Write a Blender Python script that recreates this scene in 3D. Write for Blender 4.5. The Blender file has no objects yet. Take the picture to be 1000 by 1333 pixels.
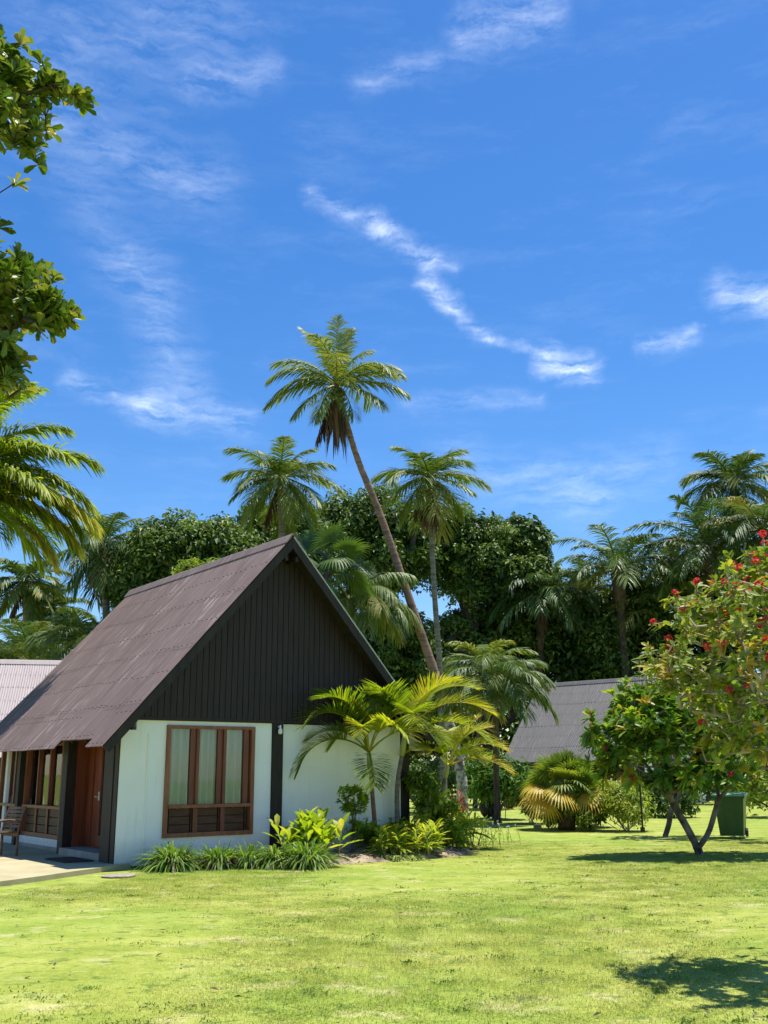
import bpy, math, random
import numpy as np
from mathutils import Vector, Matrix
rng = np.random.default_rng(7); random.seed(7)
SC = bpy.context.scene; COL = SC.collection
PI = math.pi
# ------------------------------------------------------------------ camera model (measured from the photograph)
FPX, PITCH, ROLL, CAMH = 1302.48, .2536, -.0062, 1.6
def ray(px, py):
    x = px-500; y = py-666.5
    X = x*math.cos(ROLL)+y*math.sin(ROLL); Y = -x*math.sin(ROLL)+y*math.cos(ROLL)
    return np.array([X/FPX, math.cos(PITCH)+Y/FPX*math.sin(PITCH), math.sin(PITCH)-Y/FPX*math.cos(PITCH)])
def at(px, py, Y):
    d = ray(px, py); return np.array([0, 0, CAMH])+d*(Y/d[1])
def gp(px, py):
    d = ray(px, py); t = -CAMH/d[2]; return np.array([0, 0, CAMH])+d*t
def azel(px, py):
    d = ray(px, py); return math.degrees(math.atan2(d[0], d[1])), math.degrees(math.asin(d[2]/np.linalg.norm(d)))
A = .9176
U = np.array([math.sin(A), math.cos(A), 0]); V = np.array([-math.cos(A), math.sin(A), 0])
HO = np.array([-4.7696, 18.5179, 0])
def house(u, v, z=0): return HO+U*u+V*v+np.array([0, 0, z])

# ------------------------------------------------------------------ object helpers
def tag(o, label=None, cat=None, group=None, kind=None):
    if label: o['label'] = label
    if cat: o['category'] = cat
    if group: o['group'] = group
    if kind: o['kind'] = kind
    return o
def empty(name, loc, rz=0):
    o = bpy.data.objects.new(name, None); COL.objects.link(o)
    o.location = [float(c) for c in loc]; o.rotation_euler = (0, 0, rz); o.empty_display_size = .3
    return o
class MB:
    def __init__(s): s.v = []; s.f = []; s.a = []; s.n = 0; s.org = np.zeros(3)
    def add(s, V_, F_, var=.5):
        V_ = np.asarray(V_, float).reshape(-1, 3)
        F_ = np.asarray(F_, int)
        s.v.append(V_); s.f.append(F_+s.n); s.n += len(V_)
        s.a.append(np.broadcast_to(np.asarray(var, float), (len(V_),)).copy())
    def box(s, x0, x1, y0, y1, z0, z1, var=.5):
        V_ = [(x, y, z) for z in (z0, z1) for y in (y0, y1) for x in (x0, x1)]
        s.add(V_, [(0, 2, 3, 1), (4, 5, 7, 6), (0, 1, 5, 4), (2, 6, 7, 3), (0, 4, 6, 2), (1, 3, 7, 5)], var)
    def prism(s, poly, d, var=.5):      # poly: list of 3D points (planar), d: extrusion vector
        P = np.array(poly, float); n = len(P); Q = P+np.array(d, float)
        s.add(np.vstack([P, Q]), [(i, (i+1) % n, n+(i+1) % n, n+i) for i in range(n)], var)
        k = s.n-2*n
        s.f.append([list(range(k, k+n))[::-1]]); s.f.append([list(range(k+n, k+2*n))])
    def tube(s, pts, rad, sides=8, var=.5, cap=True):
        P = np.array(pts, float); n = len(P); R = np.broadcast_to(np.asarray(rad, float), (n,))
        T = np.gradient(P, axis=0); T /= np.linalg.norm(T, axis=1)[:, None]+1e-9
        up = np.array([0, 0, 1.]) if abs(T[0][2]) < .9 else np.array([1., 0, 0])
        ring = []; N = np.cross(T[0], up); N /= np.linalg.norm(N)
        for i in range(n):
            N = N-T[i]*np.dot(N, T[i]); N /= np.linalg.norm(N)+1e-9; B = np.cross(T[i], N)
            a = np.arange(sides)*2*PI/sides
            ring.append(P[i]+R[i]*(np.cos(a)[:, None]*N+np.sin(a)[:, None]*B))
        idx = np.arange(n*sides).reshape(n, sides); nx = np.roll(idx, -1, 1)
        F_ = np.stack([idx[:-1], nx[:-1], nx[1:], idx[1:]], -1).reshape(-1, 4)
        va = np.repeat(np.asarray(var, float), sides) if np.ndim(var) else var
        s.add(np.vstack(ring), F_, va)
        if cap:
            k = s.n-n*sides
            s.f.append([list(range(k, k+sides))[::-1]]); s.f.append([list(range(s.n-sides, s.n))])
    def build(s, name, mat, parent=None, smooth=False):
        me = bpy.data.meshes.new(name)
        Vv = np.vstack(s.v) - s.org
        loops = []; tot = []
        for F_ in s.f:
            if isinstance(F_, np.ndarray): loops.append(F_.ravel()); tot.append(np.full(len(F_), F_.shape[1]))
            else:
                for q in F_: loops.append(np.array(q)); tot.append(np.array([len(q)]))
        L = np.concatenate(loops).astype(np.int32); Tt = np.concatenate(tot).astype(np.int32)
        st = np.concatenate([[0], np.cumsum(Tt)[:-1]]).astype(np.int32)
        me.vertices.add(len(Vv)); me.vertices.foreach_set('co', Vv.astype(np.float32).ravel())
        me.loops.add(len(L)); me.loops.foreach_set('vertex_index', L)
        me.polygons.add(len(Tt)); me.polygons.foreach_set('loop_start', st); me.polygons.foreach_set('loop_total', Tt)
        me.polygons.foreach_set('use_smooth', np.full(len(Tt), bool(smooth)))
        at_ = me.attributes.new('var', 'FLOAT', 'POINT'); at_.data.foreach_set('value', np.concatenate(s.a).astype(np.float32))
        me.update(calc_edges=True); me.validate()
        me.materials.append(mat)
        o = bpy.data.objects.new(name, me); COL.objects.link(o)
        if parent: o.parent = parent
        return o

# ------------------------------------------------------------------ materials
def newmat(name):
    m = bpy.data.materials.new(name); m.use_nodes = True; nt = m.node_tree; nt.nodes.clear()
    out = nt.nodes.new('ShaderNodeOutputMaterial'); return m, nt, out
def nd(nt, t, ins=None, **kw):
    n = nt.nodes.new(t)
    for k, v in kw.items(): setattr(n, k, v)
    for k, v in (ins or {}).items():
        if isinstance(v, bpy.types.NodeSocket): nt.links.new(v, n.inputs[k])
        else: n.inputs[k].default_value = v
    return n
def ramp(nt, fac, stops):
    r = nt.nodes.new('ShaderNodeValToRGB'); e = r.color_ramp.elements
    while len(e) < len(stops): e.new(.5)
    for i, (p, c) in enumerate(stops): e[i].position = p; e[i].color = (*c, 1) if len(c) == 3 else c
    nt.links.new(fac, r.inputs[0]); return r.outputs[0]
def math_(nt, op, a, b=None, c=None, clamp=False):
    n = nt.nodes.new('ShaderNodeMath'); n.operation = op; n.use_clamp = clamp
    for i, x in enumerate((a, b, c)):
        if x is None: continue
        if isinstance(x, bpy.types.NodeSocket): nt.links.new(x, n.inputs[i])
        else: n.inputs[i].default_value = x
    return n.outputs[0]
def mixc(nt, f, a, b, mode='MIX'):
    n = nt.nodes.new('ShaderNodeMix'); n.data_type = 'RGBA'; n.blend_type = mode
    for k, x in ((0, f), (6, a), (7, b)):
        if isinstance(x, bpy.types.NodeSocket): nt.links.new(x, n.inputs[k])
        elif k == 0: n.inputs[0].default_value = x
        else: n.inputs[k].default_value = (*x, 1)
    return n.outputs[2]
def noise(nt, vec, scale, detail=4, rough=.55, out=0):
    n = nd(nt, 'ShaderNodeTexNoise', {'Scale': scale, 'Detail': detail, 'Roughness': rough})
    if vec is not None: nt.links.new(vec, n.inputs['Vector'])
    return n.outputs[out]
def mapping(nt, vec, scale=(1, 1, 1), rot=(0, 0, 0)):
    n = nd(nt, 'ShaderNodeMapping', {'Scale': scale, 'Rotation': rot}); nt.links.new(vec, n.inputs[0]); return n.outputs[0]
def surf(name, col, col2=None, rough=.8, scale=3., stretch=(1, 1, 1), bump=.0, bscale=None, spec=.3, detail=5, lo=.35, hi=.65):
    m, nt, out = newmat(name)
    tc = nd(nt, 'ShaderNodeTexCoord').outputs['Object']; mp = mapping(nt, tc, stretch)
    nz = noise(nt, mp, scale, detail)
    c = ramp(nt, nz, [(lo, col), (hi, col2 or tuple(min(1, x*1.25) for x in col))])
    b = nd(nt, 'ShaderNodeBsdfPrincipled', {'Base Color': c, 'Roughness': rough, 'Specular IOR Level': spec})
    if bump:
        bn = nd(nt, 'ShaderNodeBump', {'Strength': bump, 'Distance': .02, 'Height': noise(nt, mp, bscale or scale*6, 4)})
        nt.links.new(bn.outputs[0], b.inputs['Normal'])
    nt.links.new(b.outputs[0], out.inputs[0]); return m
def leafmat(name, stops, rough=.42, trans=.32, tint=(1.25, 1.25, .5), spec=.32):
    rough = min(.8, rough+.14)
    m, nt, out = newmat(name)
    a = nd(nt, 'ShaderNodeAttribute', attribute_name='var').outputs['Fac']
    pos = nd(nt, 'ShaderNodeNewGeometry').outputs['Position']
    nz = noise(nt, pos, 1.7, 2)
    f = math_(nt, 'ADD', a, math_(nt, 'MULTIPLY', math_(nt, 'SUBTRACT', nz, .5), .25))
    c = ramp(nt, f, stops)
    b = nd(nt, 'ShaderNodeBsdfPrincipled', {'Base Color': c, 'Roughness': rough, 'Specular IOR Level': spec})
    tcn = mixc(nt, 1., c, tint, 'MULTIPLY')
    t = nd(nt, 'ShaderNodeBsdfTranslucent', {'Color': tcn})
    mx = nd(nt, 'ShaderNodeMixShader', {0: trans, 1: b.outputs[0], 2: t.outputs[0]})
    nt.links.new(mx.outputs[0], out.inputs[0]); return m
def flat(name, col, rough=.6, spec=.4, metal=0.): 
    return surf(name, col, tuple(min(1, x*1.12) for x in col), rough, 4, spec=spec)

M = {}
M['white_wall'] = surf('white_wall', (.78, .80, .76), (.84, .86, .83), .85, 1.2, bump=.12, bscale=30, lo=.3, hi=.7)
def wallmat():
    m, nt, out = newmat('white_plaster')
    tc = nd(nt, 'ShaderNodeTexCoord').outputs['Object']
    c = ramp(nt, noise(nt, tc, 1.1, 5), [(.3, (.84, .825, .76)), (.7, (.90, .89, .84))])
    z = nd(nt, 'ShaderNodeSeparateXYZ', {0: tc}).outputs[2]
    st = noise(nt, mapping(nt, tc, (6, 6, .5)), 1.5, 5)
    foot = math_(nt, 'MULTIPLY', math_(nt, 'SUBTRACT', 1., math_(nt, 'MULTIPLY', z, 2.0), clamp=True), math_(nt, 'MULTIPLY', noise(nt, tc, 7, 7, .7), 1.3))
    c = mixc(nt, math_(nt, 'MULTIPLY', foot, .8, clamp=True), c, (.42, .38, .28))
    c = mixc(nt, ramp(nt, st, [(.55, (0, 0, 0)), (.8, (.35, .35, .35))]), c, (.55, .57, .48))
    b = nd(nt, 'ShaderNodeBsdfPrincipled', {'Base Color': c, 'Roughness': .8, 'Specular IOR Level': .25})
    bn = nd(nt, 'ShaderNodeBump', {'Strength': .25, 'Distance': .01, 'Height': noise(nt, tc, 14, 6)})
    nt.links.new(bn.outputs[0], b.inputs['Normal']); nt.links.new(b.outputs[0], out.inputs[0]); return m
M['wall'] = wallmat()
M['clad'] = surf('dark_stained_boards', (.022, .0145, .012), (.036, .025, .021), .6, 2.5, (9, 9, .6), bump=.2, bscale=14)
M['dark_wood'] = surf('dark_timber', (.018, .013, .011), (.034, .025, .020), .6, 3, (4, 4, .7), bump=.2)
M['red_wood'] = surf('varnished_red_timber', (.13, .030, .012), (.22, .055, .02), .45, 2.2, (7, 7, .6), bump=.15, spec=.5)
M['brown_wood'] = surf('varnished_brown_timber', (.19, .062, .024), (.30, .105, .038), .5, 3, (5, 5, .7), bump=.15, spec=.5)
M['louvre'] = surf('louvre_timber', (.055, .022, .011), (.10, .042, .02), .5, 3, (1, 1, 7), bump=.15)
M['inside'] = surf('interior_dark', (.05, .045, .04), (.06, .05, .045), .9)
M['curtain'] = surf('curtain_cloth', (.72, .76, .74), (.80, .84, .82), .9, 5, (3, 3, .3))
M['metal_trim'] = surf('galvanised_trim', (.38, .40, .38), (.55, .56, .54), .45, 4, spec=.5)
M['patio'] = surf('cream_concrete', (.36, .31, .17), (.45, .39, .23), .85, 1.6, bump=.15, bscale=40)
M['step'] = surf('grey_concrete', (.26, .24, .20), (.36, .33, .28), .85, 3, bump=.2, bscale=30)
M['paver'] = surf('pinkish_stone', (.20, .16, .13), (.40, .33, .28), .9, 9, bump=.5, bscale=18)
M['mat'] = surf('brown_coir', (.045, .03, .022), (.08, .055, .04), .95, 20, bump=.5)
M['chair'] = surf('weathered_teak', (.10, .060, .038), (.20, .125, .08), .6, 4, (1, 1, 1), bump=.2)
M['bin'] = surf('dark_green_plastic', (.006, .055, .012), (.010, .075, .018), .4, 3, spec=.5)
M['bin_lid'] = surf('faded_green_plastic', (.10, .26, .16), (.20, .36, .24), .4, 4, spec=.5)
M['rubber'] = surf('black_rubber', (.02, .02, .02), (.03, .03, .03), .7)
M['pole'] = surf('black_steel', (.015, .015, .015), (.03, .03, .03), .5)
M['pot'] = surf('black_pot', (.012, .012, .012), (.03, .028, .025), .6, 4)
M['lamp'] = surf('white_lamp', (.7, .7, .68), (.8, .8, .78), .4)
M['soil'] = surf('sandy_soil', (.10, .075, .05), (.40, .31, .21), .95, 3.5, bump=.9, bscale=30, lo=.36, hi=.60, detail=10)
M['bark_pale'] = surf('pale_mottled_bark', (.14, .125, .11), (.48, .45, .40), .9, 5, (1, 1, 1), bump=.5, bscale=12, lo=.45, hi=.56, detail=6)
M['bark_palm'] = surf('brown_palm_bark', (.15, .075, .052), (.27, .15, .11), .9, 2.0, (.6, .6, 5), bump=.8, bscale=3)
M['bark_grey'] = surf('grey_palm_bark', (.11, .095, .08), (.24, .215, .19), .9, 2.0, (.8, .8, 5), bump=.8, bscale=4)
M['bark_dark'] = surf('dark_bark', (.035, .028, .022), (.09, .075, .06), .95, 3, bump=.6, bscale=12)
M['bark_frang'] = surf('frangipani_bark', (.045, .036, .028), (.24, .20, .16), .9, 3.5, bump=.5, bscale=15, lo=.38, hi=.66)
M['twig'] = surf('pale_twigs', (.22, .17, .12), (.46, .39, .31), .85, 4, bump=.3)
M['shaft'] = surf('crownshaft', (.24, .30, .08), (.42, .40, .16), .5, 3, (1, 1, .5))
M['fibre'] = surf('palm_fibre', (.05, .035, .022), (.14, .10, .065), .95, 4, (4, 4, .6), bump=.8)
M['coconut'] = surf('green_coconut', (.10, .09, .02), (.20, .15, .04), .5, 3)

D = (.012, .03, .006)
M['coco'] = leafmat('coconut_fronds', [(.0, (.028, .06, .014)), (.45, (.085, .15, .035)), (.72, (.20, .25, .07)), (.88, (.34, .26, .07)), (1, (.30, .20, .10))], .38, .28)
M['coco_bright'] = leafmat('bright_coconut_fronds', [(.0, (.04, .085, .015)), (.45, (.14, .21, .045)), (.72, (.28, .32, .09)), (.9, (.42, .36, .10)), (1, (.30, .20, .08))], .36, .35)  # lighter, yellower leaf colours than the plain coconut fronds
M['golden'] = leafmat('golden_palm_leaves', [(.0, (.07, .13, .014)), (.4, (.17, .26, .022)), (.7, (.38, .44, .035)), (.92, (.56, .50, .06)), (1, (.50, .34, .10))], .38, .52, (1.2, 1.2, .4))
M['oilpalm'] = leafmat('dark_palm_fronds', [(.0, (.015, .036, .012)), (.5, (.065, .13, .03)), (.8, (.17, .24, .06)), (1, (.26, .20, .09))], .34, .22)
M['deadfrond'] = leafmat('dead_fronds', [(0, (.05, .03, .02)), (.6, (.11, .065, .045)), (1, (.20, .13, .08))], .8, .1, (1, 1, 1))
M['broad'] = leafmat('broad_tree_leaves', [(.0, (.014, .034, .008)), (.45, (.062, .122, .022)), (.75, (.15, .235, .04)), (1, (.34, .40, .10))], .36, .25)
M['near_leaf'] = leafmat('glossy_near_leaves', [(.0, (.04, .08, .012)), (.5, (.09, .16, .022)), (.8, (.19, .25, .04)), (1, (.30, .28, .07))], .30, .36)
M['frang'] = leafmat('frangipani_leaves', [(.0, (.04, .10, .016)), (.5, (.10, .21, .028)), (.78, (.22, .34, .04)), (.93, (.38, .40, .05)), (1, (.48, .27, .03))], .26, .48)
M['jat'] = leafmat('yellow_green_leaves', [(.0, (.05, .10, .018)), (.45, (.15, .22, .03)), (.78, (.32, .37, .05)), (.92, (.42, .40, .06)), (1, (.46, .30, .06))], .35, .42)
M['lily'] = leafmat('strap_leaves', [(.0, (.045, .11, .015)), (.5, (.10, .20, .025)), (.85, (.26, .38, .05)), (1, (.46, .52, .16))], .32, .42)
M['lime'] = leafmat('lime_leaves', [(.0, (.09, .20, .015)), (.5, (.22, .34, .02)), (.85, (.42, .50, .04)), (1, (.55, .50, .08))], .35, .5)
M['shrub'] = leafmat('shrub_leaves', [(.0, (.045, .10, .014)), (.5, (.17, .26, .03)), (.85, (.40, .44, .06)), (1, (.52, .50, .10))], .36, .48)
M['fan'] = leafmat('fan_leaves', [(.0, (.05, .11, .02)), (.5, (.12, .20, .03)), (.8, (.40, .38, .06)), (1, (.62, .42, .06))], .38, .35)
M['redleaf'] = leafmat('red_leaves', [(0, (.10, .015, .012)), (.6, (.26, .05, .035)), (1, (.42, .16, .06))], .4, .35, (1.2, .8, .5))
M['red'] = leafmat('red_petals', [(0, (.55, .015, .02)), (.6, (.75, .03, .05)), (1, (.80, .10, .10))], .5, .3, (1.2, .6, .6))
M['whitepetal'] = leafmat('white_petals', [(0, (.6, .6, .6)), (1, (.8, .8, .78))], .5, .3, (1, 1, 1))

def glassmat():
    m, nt, out = newmat('window_glass')
    fr = nd(nt, 'ShaderNodeFresnel', {0: 1.5}).outputs[0]
    t = nd(nt, 'ShaderNodeBsdfTransparent', {0: (.82, .86, .84, 1)})
    g = nd(nt, 'ShaderNodeBsdfGlossy', {0: (1, 1, 1, 1), 1: .02})
    f = math_(nt, 'MULTIPLY', fr, 1.0, clamp=True)
    mx = nd(nt, 'ShaderNodeMixShader', {0: f, 1: t.outputs[0], 2: g.outputs[0]})
    nt.links.new(mx.outputs[0], out.inputs[0]); return m
M['glass'] = glassmat()

def roofmat(name, c0, c1, streak, stain):
    m, nt, out = newmat(name)
    tc = nd(nt, 'ShaderNodeTexCoord').outputs['Object']
    s1 = noise(nt, mapping(nt, tc, (.45, 5.5, .45)), 1.6, 5, .6)
    s2 = noise(nt, mapping(nt, tc, (.9, 13, .9)), 1.3, 4, .6)
    big = noise(nt, tc, .55, 4)
    fine = noise(nt, tc, 22, 5, .7)
    c = ramp(nt, s1, [(.3, c0), (.72, c1)])
    k = math_(nt, 'MULTIPLY', ramp(nt, s2, [(.55, (0, 0, 0)), (.70, (1, 1, 1))]), ramp(nt, big, [(.38, (.12, .12, .12)), (.60, (1, 1, 1))]))
    c = mixc(nt, k, c, streak)
    dk = noise(nt, mapping(nt, tc, (.7, 8, .7)), 1.1, 6, .65)
    c = mixc(nt, ramp(nt, dk, [(.55, (0, 0, 0)), (.72, (.65, .65, .65))]), c, stain)
    c = mixc(nt, ramp(nt, fine, [(.58, (0, 0, 0)), (.8, (.5, .5, .5))]), c, stain)
    c = mixc(nt, ramp(nt, nd(nt, 'ShaderNodeAttribute', attribute_name='var').outputs['Fac'], [(0, (.25, .25, .25)), (1, (0, 0, 0))]), c, stain)
    b = nd(nt, 'ShaderNodeBsdfPrincipled', {'Base Color': c, 'Roughness': .62, 'Specular IOR Level': .35})
    bn = nd(nt, 'ShaderNodeBump', {'Strength': .25, 'Distance': .01, 'Height': fine})
    nt.links.new(bn.outputs[0], b.inputs['Normal']); nt.links.new(b.outputs[0], out.inputs[0]); return m
M['roof'] = roofmat('weathered_brown_roof', (.155, .105, .092), (.245, .178, .162), (.44, .36, .33), (.06, .037, .034))
M['roof_grey'] = roofmat('grey_roof', (.105, .099, .098), (.155, .146, .143), (.23, .215, .21), (.055, .045, .042))
M['roof_pink'] = roofmat('pale_pink_roof', (.38, .32, .31), (.46, .39, .38), (.52, .45, .43), (.3, .22, .22))

def lawn_nodes(nt):
    pos = nd(nt, 'ShaderNodeNewGeometry').outputs['Position']
    flatp = mapping(nt, pos, (1, 1, 0))
    big = noise(nt, flatp, .22, 4, .55)
    mid = noise(nt, mapping(nt, flatp, (.8, 1.2, 1)), 1.2, 6, .62)
    dark = noise(nt, mapping(nt, flatp, (1, 1.25, 1), (0, 0, .3)), 4.2, 5, .62)
    tan = noise(nt, mapping(nt, flatp, (.9, 1.2, 1), (0, 0, -.4)), 1.5, 6, .65)
    c = ramp(nt, mid, [(.34, (.25, .305, .045)), (.52, (.355, .39, .075)), (.70, (.46, .46, .13))])
    c = mixc(nt, ramp(nt, big, [(.45, (0, 0, 0)), (.64, (.6, .6, .6))]), c, (.22, .34, .045))
    c = mixc(nt, ramp(nt, tan, [(.56, (0, 0, 0)), (.70, (.7, .7, .7))]), c, (.62, .54, .30))
    c = mixc(nt, ramp(nt, dark, [(.565, (0, 0, 0)), (.63, (.7, .7, .7))]), c, (.12, .19, .035))
    return pos, c
def groundmat():
    m, nt, out = newmat('lawn'); pos, c = lawn_nodes(nt)
    sp = noise(nt, mapping(nt, pos, (1, 1, 1)), 55, 3, .7)
    sp2 = noise(nt, pos, 14, 4, .7)
    f = math_(nt, 'ADD', math_(nt, 'MULTIPLY', sp, .5), math_(nt, 'MULTIPLY', sp2, .5))
    c = mixc(nt, 1., c, ramp(nt, f, [(.36, (.62, .66, .5)), (.62, (1.0, 1.0, 1.0))]), 'MULTIPLY')
    b = nd(nt, 'ShaderNodeBsdfPrincipled', {'Base Color': c, 'Roughness': .9, 'Specular IOR Level': .15})
    bn = nd(nt, 'ShaderNodeBump', {'Strength': .6, 'Distance': .03, 'Height': f})
    nt.links.new(bn.outputs[0], b.inputs['Normal']); nt.links.new(b.outputs[0], out.inputs[0]); return m
def blademat():
    m, nt, out = newmat('grass_blades'); pos, c = lawn_nodes(nt)
    a = nd(nt, 'ShaderNodeAttribute', attribute_name='var').outputs['Fac']
    c = mixc(nt, 1., c, ramp(nt, a, [(0, (.45, .55, .35)), (.55, (1, 1, 1)), (1, (1.5, 1.3, 1.2))]), 'MULTIPLY')
    b = nd(nt, 'ShaderNodeBsdfPrincipled', {'Base Color': c, 'Roughness': .6, 'Specular IOR Level': .25})
    t = nd(nt, 'ShaderNodeBsdfTranslucent', {'Color': c})
    mx = nd(nt, 'ShaderNodeMixShader', {0: .4, 1: b.outputs[0], 2: t.outputs[0]})
    nt.links.new(mx.outputs[0], out.inputs[0]); return m
M['lawn'] = groundmat(); M['blade'] = blademat()

# ------------------------------------------------------------------ leaf geometry (vectorised)
def unit(x): return x/(np.linalg.norm(x, axis=-1, keepdims=True)+1e-9)
def leaves(mb, P, Dr, N, L, W, var, droop=.15, fold=.12, simple=False, obov=False):
    """curved, folded leaf blades; P base, Dr direction, N upper-side normal"""
    n = len(P); P = np.asarray(P, float); Dr = unit(Dr); S = unit(np.cross(Dr, N)); N2 = np.cross(S, Dr)
    L = np.broadcast_to(L, (n,))[:, None]; W = np.broadcast_to(W, (n,))[:, None]; g = np.array([0, 0, -1.])
    var = np.broadcast_to(var, (n,))
    if simple:
        mid = P+Dr*L*.5; tip = P+Dr*L+g*L*droop
        Vv = np.stack([P, mid+S*W*.5+N2*W*fold, tip, mid-S*W*.5+N2*W*fold], 1).reshape(-1, 3)
        k = np.arange(n)[:, None]*4
        F_ = np.concatenate([k+[0, 1, 2], k+[0, 2, 3]], 0)
        mb.add(Vv, F_, np.repeat(var, 4)); return
    k1, k2, w1, w2 = (.45, .86, .34, .50) if obov else (.35, .72, .42, .46)
    c1 = P+Dr*L*k1+g*L*droop*.15; c2 = P+Dr*L*k2+g*L*droop*.6; tip = P+Dr*L+g*L*droop
    Vv = np.stack([P, c1+S*W*w1+N2*W*fold, c1, c1-S*W*w1+N2*W*fold, c2+S*W*w2+N2*W*fold, c2, c2-S*W*w2+N2*W*fold, tip], 1).reshape(-1, 3)
    k = np.arange(n)[:, None]*8
    mb.add(Vv, np.concatenate([k+[1, 4, 5, 2], k+[2, 5, 6, 3]], 0), np.repeat(var, 8))
    b = mb.n-8*n
    mb.f.append(np.concatenate([k+[0, 1, 2], k+[0, 2, 3], k+[4, 7, 5], k+[5, 7, 6]], 0)+b)
def strips(mb, P, Dr, Sd, L, W, droop, var, segs=3, prof=None):
    n = len(P); t = np.linspace(0, 1, segs+1); prof = prof or [.7]+[1.]*(segs-1)+[.05]
    L = np.broadcast_to(L, (n,)); W = np.broadcast_to(W, (n,)); droop = np.broadcast_to(droop, (n,))
    Dr = unit(Dr); Sd = unit(Sd-Dr*np.sum(Sd*Dr, 1, keepdims=True)); rows = []
    for i, ti in enumerate(t):
        c = P+Dr*(L*ti*(1-.25*droop*ti))[:, None]+np.array([0, 0, -1.])*(L*droop*ti*ti)[:, None]
        w = (W*prof[i]*.5)[:, None]; rows += [c-Sd*w, c+Sd*w]
    Vv = np.stack(rows, 1).reshape(-1, 3); m = 2*(segs+1); k = np.arange(n)[:, None]*m
    F_ = np.concatenate([k+[2*i, 2*i+1, 2*i+3, 2*i+2] for i in range(segs)], 0)
    mb.add(Vv, F_, np.repeat(np.broadcast_to(var, (n,)), m))
def frond(mb, base, az, el, L, ll, npairs=55, bend=1.3, lw=.045, ldroop=.5, vee=.35, var=.4, start=.12, rach=.03, segs=3, jit=.1, tipvar=.0, twist=0., profile=None, rise=.0, colj=.1):
    """pinnate frond: arching rachis, leaflets on both sides hanging from it"""
    ns = 14; t = np.linspace(0, 1, ns); e = el-bend*(t**1.25)+rise*np.sin(t*PI)
    ds = L/(ns-1); r = np.concatenate([[0], np.cumsum(np.cos(e[:-1])*ds)]); z = np.concatenate([[0], np.cumsum(np.sin(e[:-1])*ds)])
    h = np.array([math.cos(az), math.sin(az), 0]); side0 = np.array([-math.sin(az), math.cos(az), 0])
    sway = rng.normal(0, .05)*L
    C_ = base+r[:, None]*h+z[:, None]*np.array([0, 0, 1.])+(t**2*sway)[:, None]*side0
    mb.tube(C_, rach*(1-.85*t), 4, var+.25, cap=False)
    s = start+(1-start)*(np.arange(npairs)+.5)/npairs
    Pc = np.stack([np.interp(s, t, C_[:, k]) for k in range(3)], 1)
    T = np.gradient(C_, axis=0); T = unit(np.stack([np.interp(s, t, T[:, k]) for k in range(3)], 1))
    side = unit(side0-T*np.sum(side0*T, 1, keepdims=True)); Nn = np.cross(T, side); Nn *= np.sign(Nn[:, 2:3]+1e-6)
    tw = twist*s; q = (s-start)/(1-start)
    lp = (profile(q) if profile else (np.sin(PI*(.12+.80*q))**.65))*ll
    for sg in (-1, 1):
        n = npairs; ang = .95-.55*q+rng.normal(0, jit, n)
        sd = side*np.cos(tw)[:, None]+Nn*np.sin(tw)[:, None]; nn = Nn*np.cos(tw)[:, None]-side*np.sin(tw)[:, None]
        lat = sd*sg*math.cos(vee)+nn*math.sin(vee)
        dr = T*np.cos(ang)[:, None]*.75+lat*np.sin(ang)[:, None]+rng.normal(0, jit*.5, (n, 3))
        strips(mb, Pc, dr, T+nn*.4, lp*rng.uniform(.85, 1.1, n), lw, ldroop*rng.uniform(.7, 1.3, n), np.clip(var+rng.normal(0, colj, n)+tipvar*q, 0, 1), segs)

def bez(pts, n=14):     # Catmull-Rom through points
    P = np.array(pts, float); P = np.vstack([2*P[0]-P[1], P, 2*P[-1]-P[-2]]); out = []
    for i in range(1, len(P)-2):
        for t in np.linspace(0, 1, n, endpoint=False):
            a, b, c, d = P[i-1:i+3]
            out.append(.5*((2*b)+(c-a)*t+(2*a-5*b+4*c-d)*t*t+(3*b-a-3*c+d)*t**3))
    out.append(P[-2]); return np.array(out)

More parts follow.
